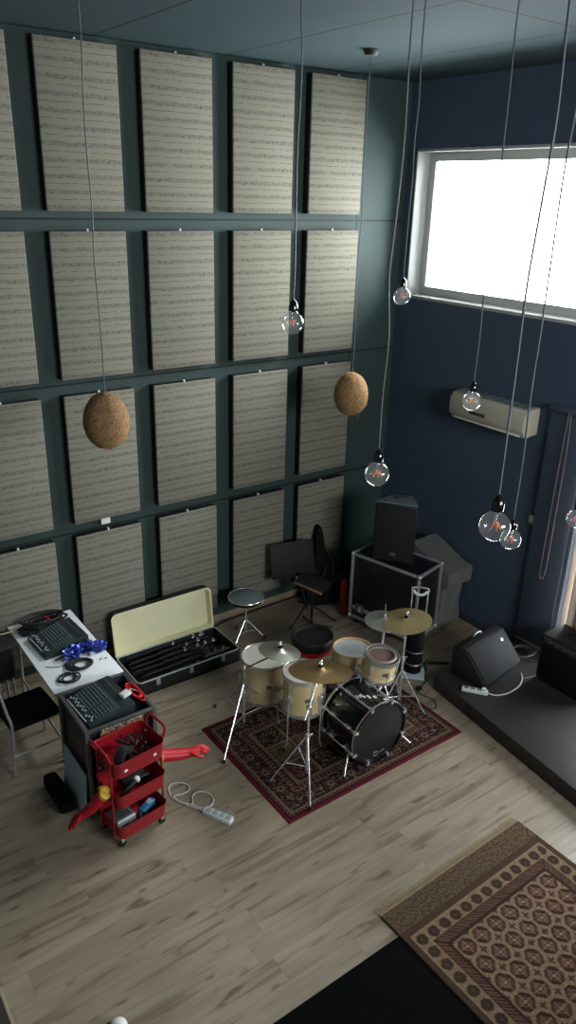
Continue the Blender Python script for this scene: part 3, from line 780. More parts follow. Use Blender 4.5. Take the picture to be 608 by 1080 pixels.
def cymbal_prof(r, h=.02, bell=.05, bh=.018):
    return [(.006, h + bh), (bell * .5, h + bh * .85), (bell, h), (r * .45, h * .72), (r * .75, h * .38), (r, 0), (r - .001, -.002), (r * .75, h * .38 - .003), (bell, h - .003), (.006, h + bh - .003)]
def cymbal(t, p, r, mat, tilt, label=None, n='cymbal', holes=0, flip=False):
    mt = T(*p) @ RX(R(tilt[0])) @ RY(R(tilt[1]))
    if flip: mt = mt @ RX(PI)
    c = B().lathe(cymbal_prof(r), 56, mt, cap0=False, cap1=False).build(n, mat, t, label=label, angle=60)
    return c, mt
def wing(t, p, mat=chrome):
    B().rod(p, (p[0], p[1], p[2] + .055), .004, 6).lathe([(.014, 0), (.016, .012), (.006, .016)], 12, T(p[0], p[1], p[2] + .02)).box(p[0] - .018, p[0] + .018, p[1] - .003, p[1] + .003, p[2] + .038, p[2] + .052, .002).build('wing_nut', mat, t)

def cstand(label, base, angs, rad, boom_from, cpos, r, mat, tilt, z0=.42, boom_tail=None, boomm=chrome, white_=False):
    t = thing('cymbal_stand', label, 'cymbal stand', (base[0], base[1], 0.009))
    tripod(t, z0, rad, angs, chrome)
    lx, ly, lz = boom_from
    B().rod((0, 0, .1), (0, 0, lz * .62), .0125).build('lower_tube', chrome, t)
    B().rod((0, 0, lz * .6), (lx, ly, lz), .0095).build('upper_tube', chrome, t)
    B().lathe([(.02, -.02), (.022, 0), (.02, .02)], 14, T(0, 0, lz * .62)).box(.012, .05, -.005, .005, lz * .62 - .008, lz * .62 + .008, .003).build('clamp', chrome, t)
    c = (cpos[0] - base[0], cpos[1] - base[1], cpos[2])
    if (Vector(c) - Vector((lx, ly, lz))).length > .06:
        dirv = (Vector(c) - Vector((lx, ly, lz)))
        tail = Vector((lx, ly, lz)) - dirv * (boom_tail or .3)
        B().rod(tail, Vector(c) - Vector((0, 0, .012)), .007).build('boom_arm', boomm, t)
        B().ball((lx, ly, lz), .022).build('tilter', chrome, t)
    cy, mt = cymbal(t, c, r, mat, tilt)
    B().lathe([(.016, -.012), (.02, .0), (.016, .012)], 14, mt @ T(0, 0, .045)).build('felt', blackcloth, cy)
    wing(t, (c[0], c[1], c[2] + .04))
    return t
redwood = mottled('reddish_boom_arm', rgb(120, 70, 60), .4, .3)
cstand('boom stand with small greenish crash cymbal over the left floor tom', (.775, -1.68), (215, 350, 95), .44, (.0, .0, .66), (.965, -1.93, .90), .18, greybronze, (0, 10), boomm=redwood, boom_tail=.28, z0=.5)
cstand('boom stand with large brown ride cymbal standing near the front rug corner', (.85, -2.5), (240, 75, 150), .30, (.0, .0, .74), (1.03, -2.4, .95), .255, darkbronze, (-10, 8), boom_tail=.35, z0=.46)
gs = cstand('stand with golden hammered cymbal, right of the hi-hat', (2.145, -2.215), (60, 180, 300), .26, (0, 0, .90), (2.145, -2.215, .95), .225, bronze, (-4, -6))
# rivet dots on the gold cymbal
cyo = [c for c in gs.children if c.name.startswith('cymbal')][0]
rv = B(); rr_ = random.Random(3)
for k in range(60):
    a = rr_.uniform(0, 2 * PI); q_ = rr_.uniform(.09, .205)
    zc = .02 * (1 - q_ / .225) * .8 + .002
    rv.ball((q_ * math.cos(a), q_ * math.sin(a), zc), .0042, 6, (1, 1, .5))
rv.xf(T(0, 0, .95) @ RX(R(-4)) @ RY(R(-6))).build('hammer_marks', darkbronze, cyo)
hh = thing('hi_hat', 'hi-hat stand with pair of silver cymbals behind the golden cymbal', 'hi-hat', (2.035, -2.05, .009))
tripod(hh, .34, .24, (30, 150, 270), chrome)
B().rod((0, 0, .04), (0, 0, .86), .011).build('stand_tube', chrome, hh)
B().rod((0, 0, .8), (0, 0, 1.08), .0035).build('pull_rod', chrome, hh)
cymbal(hh, (0, 0, .905), .178, silvercym, (2, 0), n='top_cymbal')
cymbal(hh, (0, 0, .888), .178, silvercym, (0, 2), n='bottom_cymbal', flip=True)
B().lathe([(.013, .93), (.016, .95), (.01, .975)], 14).build('clutch', chrome, hh)
B().box(-.04, .04, -.28, -.02, .02, .03, .004, mt=RZ(R(180))).build('foot_pedal', steel, hh)

# ------------------------------------------------------------------ rugs
def rug(name, label, x0, y1, w, l, fn, cell, thick, mat, rotz=0, wav=0.0):
    """origin at far-left corner; u along +x, v towards -y"""
    nu, nv = int(w / cell), int(l / cell)
    bm = bmesh.new(); cols = []
    top = []
    for i in range(nu + 1):
        row = []
        for j in range(nv + 1):
            u, v = w * i / nu, l * j / nv
            e = min(u, w - u, v, l - v)
            z = thick if e > 1e-6 else thick * .25
            z += wav * noise.noise(Vector((u * 2, v * 2, 3))) * .5
            row.append(bm.verts.new((u, -v, max(z, .001)))); cols.append(fn(u, v))
        top.append(row)
    for i in range(nu):
        for j in range(nv): bm.faces.new((top[i][j], top[i][j + 1], top[i + 1][j + 1], top[i + 1][j]))
    bot = {}
    ring = [top[i][0] for i in range(nu)] + [top[nu][j] for j in range(nv)] + [top[i][nv] for i in range(nu, 0, -1)] + [top[0][j] for j in range(nv, 0, -1)]
    lo = []
    for v in ring:
        lo.append(bm.verts.new((v.co.x, v.co.y, 0.0))); cols.append(fn(v.co.x, -v.co.y))
    for k in range(len(ring)):
        k2 = (k + 1) % len(ring); bm.faces.new((ring[k], ring[k2], lo[k2], lo[k]))
    bmesh.ops.recalc_face_normals(bm, faces=bm.faces[:])
    me = bpy.data.meshes.new(name); bm.to_mesh(me); bm.free()
    at = me.attributes.new('pile', 'FLOAT_COLOR', 'POINT')
    flat = [c for col in cols for c in col]
    at.data.foreach_set('color', flat)
    me.materials.append(mat)
    o = bpy.data.objects.new(name, me); COL.objects.link(o); o.location = (x0, y1, 0.0); o.rotation_euler = (0, 0, rotz)
    return tag(o, label, 'rug')
pilem = attr_mat('woven_pile')
def nz(x, y, s=1.0, z=0.0): return noise.noise(Vector((x * s, y * s, z)))
def mixc(a, b_, t): return tuple(a[i] + (b_[i] - a[i]) * t for i in range(4))
C_red, C_dk, C_tan, C_br, C_mr = rgb(92, 20, 34), rgb(34, 22, 24), rgb(108, 90, 70), rgb(70, 50, 42), rgb(70, 30, 36)
W_, L_ = 1.93, 1.345
def rug1(u, v):
    d = min(u, W_ - u, v, L_ - v)
    horiz = min(v, L_ - v) < min(u, W_ - u)
    s = u if horiz else v; S = W_ if horiz else L_
    if d < .03: return C_red
    if d < .042: return C_dk
    if d < .075:
        k = (s / .035) % 1
        return mixc(C_br, C_tan, .6) if abs(k - .5) < .2 and .05 < d < .068 else C_mr
    if d < .083: return C_tan
    if d < .235:
        m = (d - .16); n = round(S / .21); p = S / n; q = ((s / p) % 1 - .5) * p
        rr = math.hypot(q, m)
        if rr < .018: return C_mr
        if rr < .034: return C_tan
        if rr < .042: return C_dk
        if rr < .05: return C_br
        t = nz(u, v, 55); t2 = nz(u, v, 38, 9)
        # small flower between rosettes
        q2 = (((s / p) + .5) % 1 - .5) * p
        if math.hypot(q2, m) < .02 and t > -.2: return C_tan
        if t > .28: return C_tan
        if t2 > .22: return C_mr
        return C_dk
    if d < .243: return C_tan
    if d < .285:
        k = (s / .04) % 1
        return C_tan if abs(k - .5) < .16 else C_mr
    if d < .293: return C_dk
    if d < .315: return mixc(C_tan, C_br, .3)
    # compartments
    iu, iv = u - .315, v - .315; cw = (W_ - .63) / 5; ch = (L_ - .63) / 3
    a, b_ = int(iu / cw), int(iv / ch); fu, fv = iu / cw - a, iv / ch - b_
    e = min(fu, 1 - fu, fv, 1 - fv)
    if e < .06: return C_tan
    if e < .1: return C_dk
    k = (a * 2 + b_ * 3) % 4
    base = [C_dk, rgb(104, 84, 58), C_mr, rgb(84, 72, 52)][k]
    t = nz(u, v, 45, a + b_ * 7)
    if t > .2: return C_tan if k != 1 else C_br
    r0 = math.hypot(fu - .5, fv - .5)
    if .2 < r0 < .27: return C_br
    return base
rug('patterned_rug', 'dark red bordered persian rug under the drum kit', .475, -1.44, W_, L_, rug1, .0075, .008, pilem, R(.2))

B_bg, B_dk, B_md, B_lt = rgb(132, 108, 86), rgb(54, 40, 36), rgb(82, 64, 52), rgb(148, 126, 100)
BW, BL = 1.46, 2.5
def rug2(u, v):
    dl = min(u, BW - u); dv = min(v, BL - v)
    n1 = nz(u, v, 60); n2 = nz(u, v, 26, 5)
    if dv < .022: return B_lt
    if dl < .012: return B_dk
    ev = dv - .20                    # short ends carry a plain band
    if ev < 0 :
        c = mixc(rgb(70, 56, 44), rgb(112, 94, 72), .5 + 1.1 * n1)
        if ((u + dv * .8) / .016) % 1 < .35: c = mixc(c, B_dk, .25)
        return c
    d = min(ev, dl); horiz = ev < dl; s = u if horiz else v; S = BW if horiz else BL - .4
    if horiz is False: s = v - .2
    if d < .05:
        k = ((s + d) / .03) % 1
        return mixc(B_dk, rgb(84, 56, 46), .6) if k < .55 else B_md
    if d < .058: return B_lt
    if d < .155:
        m = d - .1065; n = max(1, round((S - .1) / .106)); p = .106
        q = (((s - .107) / p) % 1 - .5) * p if True else 0
        q = ((s / p + .5) % 1 - .5) * p
        rr = math.hypot(q, m)
        if rr < .012: return B_md
        if rr < .04: return mixc(B_dk, B_md, .25 + .7 * max(0, n1))
        return B_bg if n1 < .25 else B_lt
    if d < .163: return B_dk
    if d < .215:
        k = ((s - d) / .026) % 1
        return B_dk if k < .5 else rgb(112, 78, 62)
    if d < .235: return B_dk
    # field of guls
    gu, gv = .143, .15
    fu = (u - .235) / gu; fv = (v - .435) / gv
    cu, cv = fu - math.floor(fu) - .5, fv - math.floor(fv) - .5
    ax, ay = abs(cu), abs(cv); o = max(ax, ay, (ax + ay) * .72)
    if o < .07: return B_lt
    if o < .41:
        a = math.atan2(cv, cu)
        quad = (cu > 0) ^ (cv > 0)
        c = rgb(70, 40, 40) if quad else rgb(92, 62, 52)
        if .17 < o < .21 or (ax < .025 or ay < .025): c = B_bg
        if .35 < o: c = rgb(56, 34, 34)
        return c
    # small cross between guls
    mu, mv = (fu + .5) - math.floor(fu + .5) - .5, (fv + .5) - math.floor(fv + .5) - .5
    if (abs(mu) < .05 and abs(mv) < .17) or (abs(mv) < .05 and abs(mu) < .17): return rgb(74, 50, 44)
    return B_bg if n1 < .2 else B_lt
rug('patterned_carpet', 'beige and brown rug of octagon motifs at the lower right corner', .505, -3.765, BW, BL, rug2, .007, .012, pilem, R(1.2))
fr = B(); rr_ = random.Random(5)
brug = [o for o in COL.objects if o.name.startswith('patterned_carpet')][0]
for k in range(150):
    xx = BW * k / 150
    fr.tube([(xx, 0, .006), (xx + rr_.uniform(-.004, .004), .022, .003), (xx + rr_.uniform(-.008, .008), .04, .002)], .0022, 4)
fr.build('fringe', mottled('cream_fringe', rgb(190, 172, 140), .9), brug)
br = B().box(0, 2.6, -2.4, 0, 0, .006, .002)
bmesh.ops.subdivide_edges(br.bm, edges=br.bm.edges[:], cuts=3, use_grid_fill=True)
tag(br.build('black_rug', mottled('black_pile', rgb(13, 13, 14), 1.0, scale=220, spec=.05, bump=.8), None, (-2.05, -3.962, 0), R(0)), 'plain black rug on the floor beside the beige octagon rug', 'rug')

mat_ = thing('floor_mat', 'dark olive mat with pale binding at the lower left frame edge', 'mat', (-2.72, -1.55, 0), 0)
B().box(0, 1.0, -2.3, 0, 0, .008, .002).build('mat_surface', mottled('dark_olive_mat', rgb(44, 42, 34), .95, scale=90), mat_)
B().box(1.0, 1.018, -2.3, 0, 0, .009, .002).build('binding', mottled('mat_binding', rgb(150, 138, 116), .8), mat_)
wc = thing('white_cup', 'small white rounded pot with dark knob at the bottom frame edge on the floor', 'pot', (-1.235, -3.515, 0))
B().lathe([(.0, .0), (.035, 0), (.05, .02), (.055, .05), (.05, .08), (.036, .1), (.015, .108), (.0, .11)], 24).build('pot_body', white, wc)
B().ball((-.045, .022, .085), .024, 12, (1, 1, .7)).build('dark_knob', black, wc)

# ------------------------------------------------------------------ table with gear
tb = thing('folding_table', 'white rectangular table with grey legs beside the left wall panels', 'table', (-.425, -.63, 0))
B().box(-.295, .295, -.605, .605, .705, .735, .004).build('tabletop', tabletop_m, tb)
for sx in (-.24, .24):
    for sy in (-.53, .53):
        l = B().rod((sx, sy, .01), (sx * .96, sy, .705), .017, 12).build('leg', alu, tb)
        B().lathe([(.02, 0), (.02, .015)], 12, T(sx, sy, 0)).build('foot_cap', rubber, l)
B().rod((-.24, -.53, .2), (-.24, .53, .2), .011).build('stretcher', alu, tb)
B().rod((.24, -.53, .2), (.24, .53, .2), .011).build('stretcher', alu, tb)
TZ = .735
mixknob = mottled('mixer_knobs', rgb(96, 108, 108), .5)
def mixer(label, x, y, z, rot, w, d, h=.075, nch=12):
    t = thing('mixing_console', label, 'mixing console', (x, y, z), rot, group='audio mixing consoles')
    B().prism([(-d / 2, 0), (d / 2, 0), (d / 2, h + .03), (d / 2 - .09, h + .025), (-d / 2, .035)], -w / 2, w / 2, 'x', .006).build('chassis', greenblack, t)
    sl = math.atan2(h + .025 - .035, d - .09)
    mt = T(0, -d / 2, .036) @ RX(sl)
    B().box(-w / 2 + .01, w / 2 - .01, .01, d - .1, 0, .004, .001, mt=mt).build('control_surface', mottled('mixer_face', rgb(50, 64, 66), .45), t)
    fd = B()
    km = wm = None
    px = (w - .1) / nch
    for i in range(nch):
        xx = -w / 2 + .03 + px * i + (0.03 if i >= nch * .7 else 0)
        for j in range(7):
            if km is None:
                ko = B().lathe([(.006, 0), (.005, .011), (0, .012)], 7).build('knob', mixknob, t); km = ko.data
            else: ko = bpy.data.objects.new('knob', km); COL.objects.link(ko); ko.parent = t
            ko.matrix_local = mt @ T(xx, d - .13 - j * .026, .004)
        fd.box(xx - .0015, xx + .0015, .025, .095, .003, .0045, mt=mt)
        fy2 = .04 + .03 * ((i * 7) % 5) / 5
        if wm is None:
            wo = B().box(-.006, .006, -.008, .008, 0, .01, .002).build('fader_cap', knobgrey, t); wm = wo.data
        else: wo = bpy.data.objects.new('fader_cap', wm); COL.objects.link(wo); wo.parent = t
        wo.matrix_local = mt @ T(xx, fy2, .004)
        wo['label'] = 'pale fader cap'
    fd.build('fader_slots', black, t)
    lab = B()
    for i in range(nch): lab.box(-w / 2 + .022 + px * i, -w / 2 + .022 + px * i + px * .6, .008, .016, .004, .005, mt=mt)
    lab.build('channel_strip_marks', white, t)
    jk = B()
    for i in range(nch):
        xx = -w / 2 + .035 + px * i
        jk.lathe([(.011, 0), (.011, .004), (.006, .004), (.006, 0)], 10, T(xx, d / 2 - .05, h + .026))
    jk.build('jack_sockets', steel, t)
    return t
mixer('flat grey mixing console on the white table under black headphones cable', -.43, -.535, TZ, R(-86), .39, .40)
# cables and headphones on the table
def heap(b, cx, cy, z, rx, ry, n, r, seed, layers=.012, seg=14):
    rr = random.Random(seed)
    for k in range(n):
        ph = rr.uniform(0, 2 * PI); s1 = rr.uniform(.7, 1.05); ox, oy = rr.uniform(-.02, .02), rr.uniform(-.02, .02)
        pts = []
        for i in range(seg):
            a = 2 * PI * i / seg
            pts.append((cx + ox + rx * s1 * math.cos(a) * (1 + .07 * math.sin(3 * a + ph)), cy + oy + ry * s1 * math.sin(a) * (1 + .07 * math.cos(2 * a + ph)), z + r + layers * k * .5 + .006 * abs(math.sin(a * 2 + ph))))
        b.tube(pts, r, 6, closed=True, smooth=3)
    return b
ct = thing('cable_bundle', 'black cable bundle with a red tie at the far end of the white table', 'cable bundle', (-.43, -.17, TZ))
heap(B(), 0, 0, 0, .19, .10, 11, .0075, 2).build('cable_loops', rubber, ct)
heap(B(), -.17, -.05, 0, .09, .07, 5, .006, 4).build('cable_loops', rubber, ct)
B().tube([(.02, -.07, .03), (.04, -.02, .055), (.03, .04, .05)], .012, 8, smooth=4).build('red_tie', redrubber, ct, label='red tie')
yc = B().tube([(-1.05, -.36, .79), (-.75, -.24, .79), (-.47, -.17, .752), (-.3, -.07, .742), (-.2, -.04, .742)], .0045, 6, smooth=6)
yc.xf(T(-.22, .02, 0))
tag(yc.build('yellow_cable', mottled('pale_yellow_cable', rgb(190, 168, 110), .5)), 'thin pale yellow cable over the far left corner of the table', 'cable')
cl = thing('cable_loop', 'two flat black cable loops lying side by side on the white table', 'cable', (-.43, -1.0, TZ))
heap(B(), .03, .03, 0, .098, .082, 4, .010, 8, .006).build('large_loop', rubber, cl)
heap(B(), -.115, -.10, 0, .08, .068, 3, .007, 9, .005).build('small_loop', rubber, cl)
tn = thing('blue_garland', 'heap of shiny blue tinsel garland at the right side of the white table', 'garland', (-.30, -.85, TZ))
rr_ = random.Random(21); g_ = B()
for k in range(620):
    a = rr_.uniform(-.3, PI * 1.05); q_ = .105 + rr_.uniform(-.06, .06)
    p = Vector((q_ * math.cos(a) * 1.1, q_ * math.sin(a) * .8, rr_.uniform(.006, .07)))
    dv = Vector((rr_.uniform(-1, 1), rr_.uniform(-1, 1), rr_.uniform(-.2, 1))).normalized() * .03
    w_ = dv.orthogonal().normalized() * .009
    vs = [g_.bm.verts.new(x_) for x_ in (p - w_, p + w_, p + dv + w_ * .6, p + dv - w_ * .6)]
    for v in vs: v.co.z = max(v.co.z, .002)
    g_.bm.faces.new(vs)
g_.build('tinsel_strands', blueglass, tn)
B().tube([(.1 * math.cos(a) * 1.1, .1 * math.sin(a) * .8, .02) for a in [(-.3 + i * .24) for i in range(15)]], .032, 8, smooth=2).xf(T(0, 0, .012)).build('tinsel_core', mottled('blue_core', rgb(30, 38, 110), .4, amt=.5, scale=60), tn)
B().box(.02, .06, -.04, .0, 0, .03, .006).build('pale_clip', palegrey, tn)
ad = thing('adapter_cable', 'thin black lead with a small inline plug across the white table', 'cable', (-.55, -.82, TZ))
B().tube([(-.1, -.02, .005), (-.02, -.07, .005), (.1, -.06, .005), (.2, .02, .005), (.3, .14, .005), (.36, .2, .005), (.34, .12, .005)], .003, 6, smooth=6).build('lead', rubber, ad)
B().rod((.0, .02, .012), (.09, .045, .012), .011).build('inline_plug', black, ad)
kc = B()
for (xx, yy) in ((-.215, -.965), (-.19, -.95), (-.165, -.96)): pass
def bit(x, y, label):
    o = B().box(-.011, .011, -.006, .006, 0, .009, .003).build('metal_clip', steel, None, (x, y, TZ), random.uniform(0, 3))
    tag(o, label, 'clip')
bit(-.222, -.975, 'tiny dark metal clip on the white table, nearest the blue garland')
bit(-.178, -.985, 'tiny dark metal clip on the white table, nearest the right table edge')

# ------------------------------------------------------------------ mixer flight case
mc = thing('mixer_case', 'grey-edged rolling flight case carrying a mixing console beside the red cart', 'flight case', (-.46, -1.66, 0), R(0))
mx_, my_, m0, m1 = .265, .265, .1, .83
darklam = mottled('case_dark_laminate', rgb(38, 40, 42), .4)
B().box(-mx_ + .01, -mx_ + .022, -my_ + .01, my_ - .01, m0, m1, .002).build('side_panel', darklam, mc)
B().box(mx_ - .022, mx_ - .01, -my_ + .01, my_ - .01, m0, m1, .002).build('side_panel', darklam, mc)
B().box(-mx_ + .01, mx_ - .01, -my_ + .01, my_ - .01, m0, m0 + .014, .002).build('bottom_panel', darklam, mc)
B().box(-mx_ + .01, mx_ - .01, my_ - .022, my_ - .01, m0, m1, .002).build('back_panel', darklam, mc)
B().box(-mx_ + .02, mx_ - .02, -my_ + .02, my_ - .02, m1 - .09, m1 - .06, .002).build('top_shelf', darklam, mc)
for sx in (-1, 1):
    for sy in (-1, 1):
        B().box(sx * mx_ - .016, sx * mx_ + .016, sy * my_ - .016, sy * my_ + .016, m0, m1, .003).build('edge_post', steel, mc)
        B().lathe([(.034, -.013), (.04, -.01), (.04, .01), (.034, .013)], 18, T(sx * .2, sy * .2, .04) @ RX(PI / 2)).box(sx * .2 - .03, sx * .2 + .03, sy * .2 - .025, sy * .2 + .025, .075, .1).build('castor', rubber, mc)
for zz in (m0 + .01, m1 - .012):
    B().box(-mx_, mx_, -my_ - .014, -my_ + .012, zz - .014, zz + .014, .003).build('edge_strip', steel, mc)
    B().box(-mx_, mx_, my_ - .012, my_ + .014, zz - .014, zz + .014, .003).build('edge_strip', steel, mc)
    for sx in (-1, 1): B().box(sx * mx_ - .014, sx * mx_ + .014, -my_, my_, zz - .014, zz + .014, .003).build('edge_strip', steel, mc)
# rack gear visible in the open front
for k, zz in enumerate((.62, .53, .40)):
    f = B().box(-mx_ + .025, mx_ - .025, -my_ + .03, -my_ + .25, zz, zz + .08, .003).build('rack_unit', black, mc)
    b = B()
    for i in range(8): b.box(-.19 + i * .05, -.165 + i * .05, -my_ + .024, -my_ + .03, zz + .03, zz + .05, .001)
    b.build('rack_buttons', knobgrey, f)
mixer('dark mixing console sunk in the top of the rolling case beside the red cart', -.51, -1.655, m1 - .055, R(-87), .44, .37, .075, 14)
rd = thing('red_cable', 'red cable bundle on the right corner of the rolling mixer case', 'cable', (-.235, -1.70, m1 + .0))
heap(B(), 0, 0, 0, .035, .11, 5, .007, 12).build('cable_loops', redrubber, rd)
wa = thing('white_adapter', 'small white adapter lying on the mixing console of the rolling case', 'adapter', (-.335, -1.735, m1 + .045), R(20))
B().box(-.04, .04, -.03, .03, 0, .028, .006).build('adapter_body', white, wa)
B().tube([(.04, 0, .012), (.08, .02, .005), (.11, -.03, -.02)], .003, 6, smooth=4).build('adapter_lead', whitecord, wa)
fl_ = B(); rr_ = random.Random(31)
for k in range(26):
    x_ = -.13 + k * .0105; z_ = rr_.uniform(.0, .03); h_ = rr_.uniform(.02, .055)
    fl_.box(x_, x_ + .009, -.012, .0, z_, z_ + h_, .002)
fm2 = M('colourful_small_print', rough=.6); p = fm2.xyz()
wn = fm2.white(fm2.vec((p[0] * 110.0).floor(), (p[2] * 90.0).floor(), 1.0))
rp = fm2.nt.nodes.new('ShaderNodeValToRGB'); rp.color_ramp.interpolation = 'CONSTANT'
cs = [rgb(150, 120, 60), rgb(60, 52, 40), rgb(170, 150, 100), rgb(110, 60, 70), rgb(90, 84, 110), rgb(190, 180, 150)]
while len(rp.color_ramp.elements) < 6: rp.color_ramp.elements.new(.5)
for i, e in enumerate(rp.color_ramp.elements): e.position = i / 6; e.color = cs[i]
fm2.nt.links.new(wn.k, rp.inputs[0]); fm2.color(N(fm2.nt, rp.outputs[0]))
lb = B().box(-.17, .17, -.006, .0, .0, .07, .002).build('sticker_strip', fm2.m, mc, (-.0, -my_ - .016, .742), label='strip of small mottled stickers on the case front')
fl_.bm.free()
bd_ = B().box(-.006, .006, -.22, .22, 0, .40, .002).xf(T(0, 0, 0.004) @ RY(R(5)))
tag(bd_.build('pale_board', palegrey, None, (-.775, -1.66, 0)), 'pale blue-grey board leaning on the left side of the rolling mixer case', 'board')
bg = crumple(B().box(-.06, .06, -.2, .2, 0.006, .13, .03), .01, 7)
tag(bg.build('soft_bag', blackcloth, None, (-.865, -1.56, 0), R(2)), 'black soft bag on the floor left of the rolling mixer case', 'bag')

# ------------------------------------------------------------------ chairs
def chair(x, y, rot, label):
    t = thing('chair', label, 'chair', (x, y, 0), rot)
    B().box(-.21, .21, -.21, .21, .43, .475, .018, 3).build('seat', blackcloth, t)
    B().box(-.2, .2, .0, .03, -.17, .17, .014, 3, mt=T(0, .215, .68) @ RX(R(-10))).build('backrest', blackcloth, t)
    for s_ in (-1, 1):
        B().tube([(s_ * .205, -.2, .012), (s_ * .2, -.2, .42), (s_ * .2, -.17, .445)], .0115, 8, smooth=4).build('leg', alu, t)
        B().tube([(s_ * .205, .23, .012), (s_ * .2, .2, .44), (s_ * .195, .225, .62), (s_ * .19, .26, .84)], .0115, 8, smooth=4).build('leg', alu, t)
        B().rod((s_ * .205, -.2, .2), (s_ * .205, .215, .2), .008).build('stretcher', alu, t)
    B().rod((-.2, -.19, .43), (.2, -.19, .43), .01).build('seat_rail', alu, t)
    return t
chair(-.86, -.91, R(90 + 4), 'black chair with chrome frame pushed under the long side of the white table')
ka = thing('equipment_box', 'black equipment box on chrome legs at the far left table corner', 'box', (-1.03, -.25, 0))
B().box(-.25, .25, -.15, .15, .43, .76, .012).build('cabinet', black, ka)
B().box(-.23, .23, -.157, -.148, .45, .74, .005).build('front_cloth', blackcloth, ka)
for sx in (-.22, .22):
    for sy in (-.12, .12):
        B().rod((sx, sy, 0), (sx, sy, .43), .013, 10).build('leg', alu, ka)
    B().rod((sx, -.12, .1), (sx, .12, .1), .009).build('stretcher', alu, ka)
B().rod((.1, -.1, .012), (.1, -.1, .43), .013, 10).build('leg', alu, ka)

# ------------------------------------------------------------------ hardware case
hc = thing('hardware_case', 'open black hardware case with cream-lined lid against the wall panels', 'case', (.78, -.46, 0))
hw, hd, hz = .56, .255, .15
def tray_mesh(w, d, h, t, bev=.02):
    b = B()
    b.box(-w, w, -d, d, 0, t, .002)
    b.box(-w, w, -d, -d + t, 0, h, .003).box(-w, w, d - t, d, 0, h, .003)
    b.box(-w, -w + t, -d, d, 0, h, .003).box(w - t, w, -d, d, 0, h, .003)
    return b
tray_mesh(hw, hd, hz, .014).build('case_base', black, hc)
rim = [(-hw, -hd, hz), (hw, -hd, hz), (hw, hd, hz), (-hw, hd, hz)]
def rrect(w, d, z, r=.05, n=5):
    P_ = []
    for cx_, cy_, a0 in ((w - r, d - r, 0), (-w + r, d - r, 90), (-w + r, -d + r, 180), (w - r, -d + r, 270)):
        for k in range(n + 1):
            a = R(a0 + 90 * k / n); P_.append((cx_ + r * math.cos(a), cy_ + r * math.sin(a), z))
    return P_
B().tube(rrect(hw + .002, hd + .002, hz), .009, 8, closed=True).build('aluminium_rim', alu, hc)
for xx in (-.36, .0, .36):
    B().box(xx - .022, xx + .022, -hd - .014, -hd + .002, .075, .16, .004).build('latch', alu, hc)
lid_h = .46
lid = B()
# lid local: x width, z up the lid, +y outward depth
def rr2(w, h, r=.06, n=6):
    P_ = []
    for cx_, cz_, a0 in ((w - r, h - r, 0), (-w + r, h - r, 90), (-w + .02, .02, 180), (w - .02, .02, 270)):
        q = r if a0 < 180 else .02
        for k in range(n + 1):
            a = R(a0 + 90 * k / n); P_.append((cx_ + q * math.cos(a), cz_ + q * math.sin(a)))
    return P_
ol = rr2(hw, lid_h); il = rr2(hw - .022, lid_h - .0, .05)
il = [(p[0] * .965, .016 + (p[1]) * .935) for p in ol]
def shell_lid(b, o_, i_, d0, d1):
    n = len(o_)
    vo0 = [b.bm.verts.new((p[0], 0, p[1])) for p in o_]; vo1 = [b.bm.verts.new((p[0], d1, p[1])) for p in o_]
    for k in range(n): b.bm.faces.new((vo0[k], vo0[(k + 1) % n], vo1[(k + 1) % n], vo1[k]))
    b.bm.faces.new(vo1)
    return b
lidm = T(0, hd + .01, hz) @ RX(R(-7))
shell_lid(B(), ol, il, 0, .09).xf(lidm).build('lid_shell', black, hc)
b = B(); n = len(ol)
vo0 = [b.bm.verts.new((p[0], -.003, p[1])) for p in ol]; vi0 = [b.bm.verts.new((p[0], -.003, p[1])) for p in il]; vi1 = [b.bm.verts.new((p[0] * .985, .075, p[1] * .985 + .003)) for p in il]
for k in range(n):
    j = (k + 1) % n
    b.bm.faces.new((vo0[k], vo0[j], vi0[j], vi0[k])); b.bm.faces.new((vi0[k], vi0[j], vi1[j], vi1[k]))
b.bm.faces.new(vi1)
b.xf(lidm).build('lid_lining', cream, hc, label='cream fabric lid lining')
# folded stands lying in the case
for k in range(15):
    rr_ = random.Random(50 + k)
    y_ = -.46 + (-.205 + k * .029); z_ = .045 + .05 * (k % 3)
    x0_, x1_ = .28 + rr_.uniform(0, .06), 1.26 - rr_.uniform(0, .12)
    a = rr_.uniform(-.05, .05)
    nm = ['nearest the front rim', 'second from the front rim', 'third from the front rim', 'fourth from the front rim', 'fifth from the front rim', 'sixth from the front rim', 'seventh from the front rim', 'in the middle of the row', 'eighth from the hinge side', 'sixth from the hinge side', 'fifth from the hinge side', 'fourth from the hinge side', 'third from the hinge side', 'second from the hinge side', 'nearest the hinge'][k]
    t = thing('folded_stand', 'folded black stand with chrome fittings in the open case, ' + nm, 'folded stand', ((x0_ + x1_) / 2, y_, z_), a * .6, group='folded drum hardware in the open case')
    h_ = (x1_ - x0_) / 2
    B().rod((-h_, 0, 0), (h_, 0, 0), .011, 8).rod((-h_ * .3, .014, .01), (h_ * .9, .014, .01), .007, 6).build('tube', blackmetal, t)
    for q_ in range(4): 
        xx = rr_.uniform(.15, .95) * h_ if q_ else h_ * .7
        B().lathe([(.014, -.014), (.016, 0), (.014, .014)], 9, T(xx, 0, 0) @ RY(PI / 2)).box(xx - .006, xx + .006, -.012, .012, .008, .03, .002).build('clamp', chrome if k > 7 or k % 3 == 0 else steel, t)
tw = B().box(-.15, .15, -.012, .012, 0, .012, .003)
t = thing('silver_ruler', 'short silver ribbed bar in the front right of the open hardware case', 'bar', (1.11, -.655, .15), R(2))
tw.build('bar', steel, t)

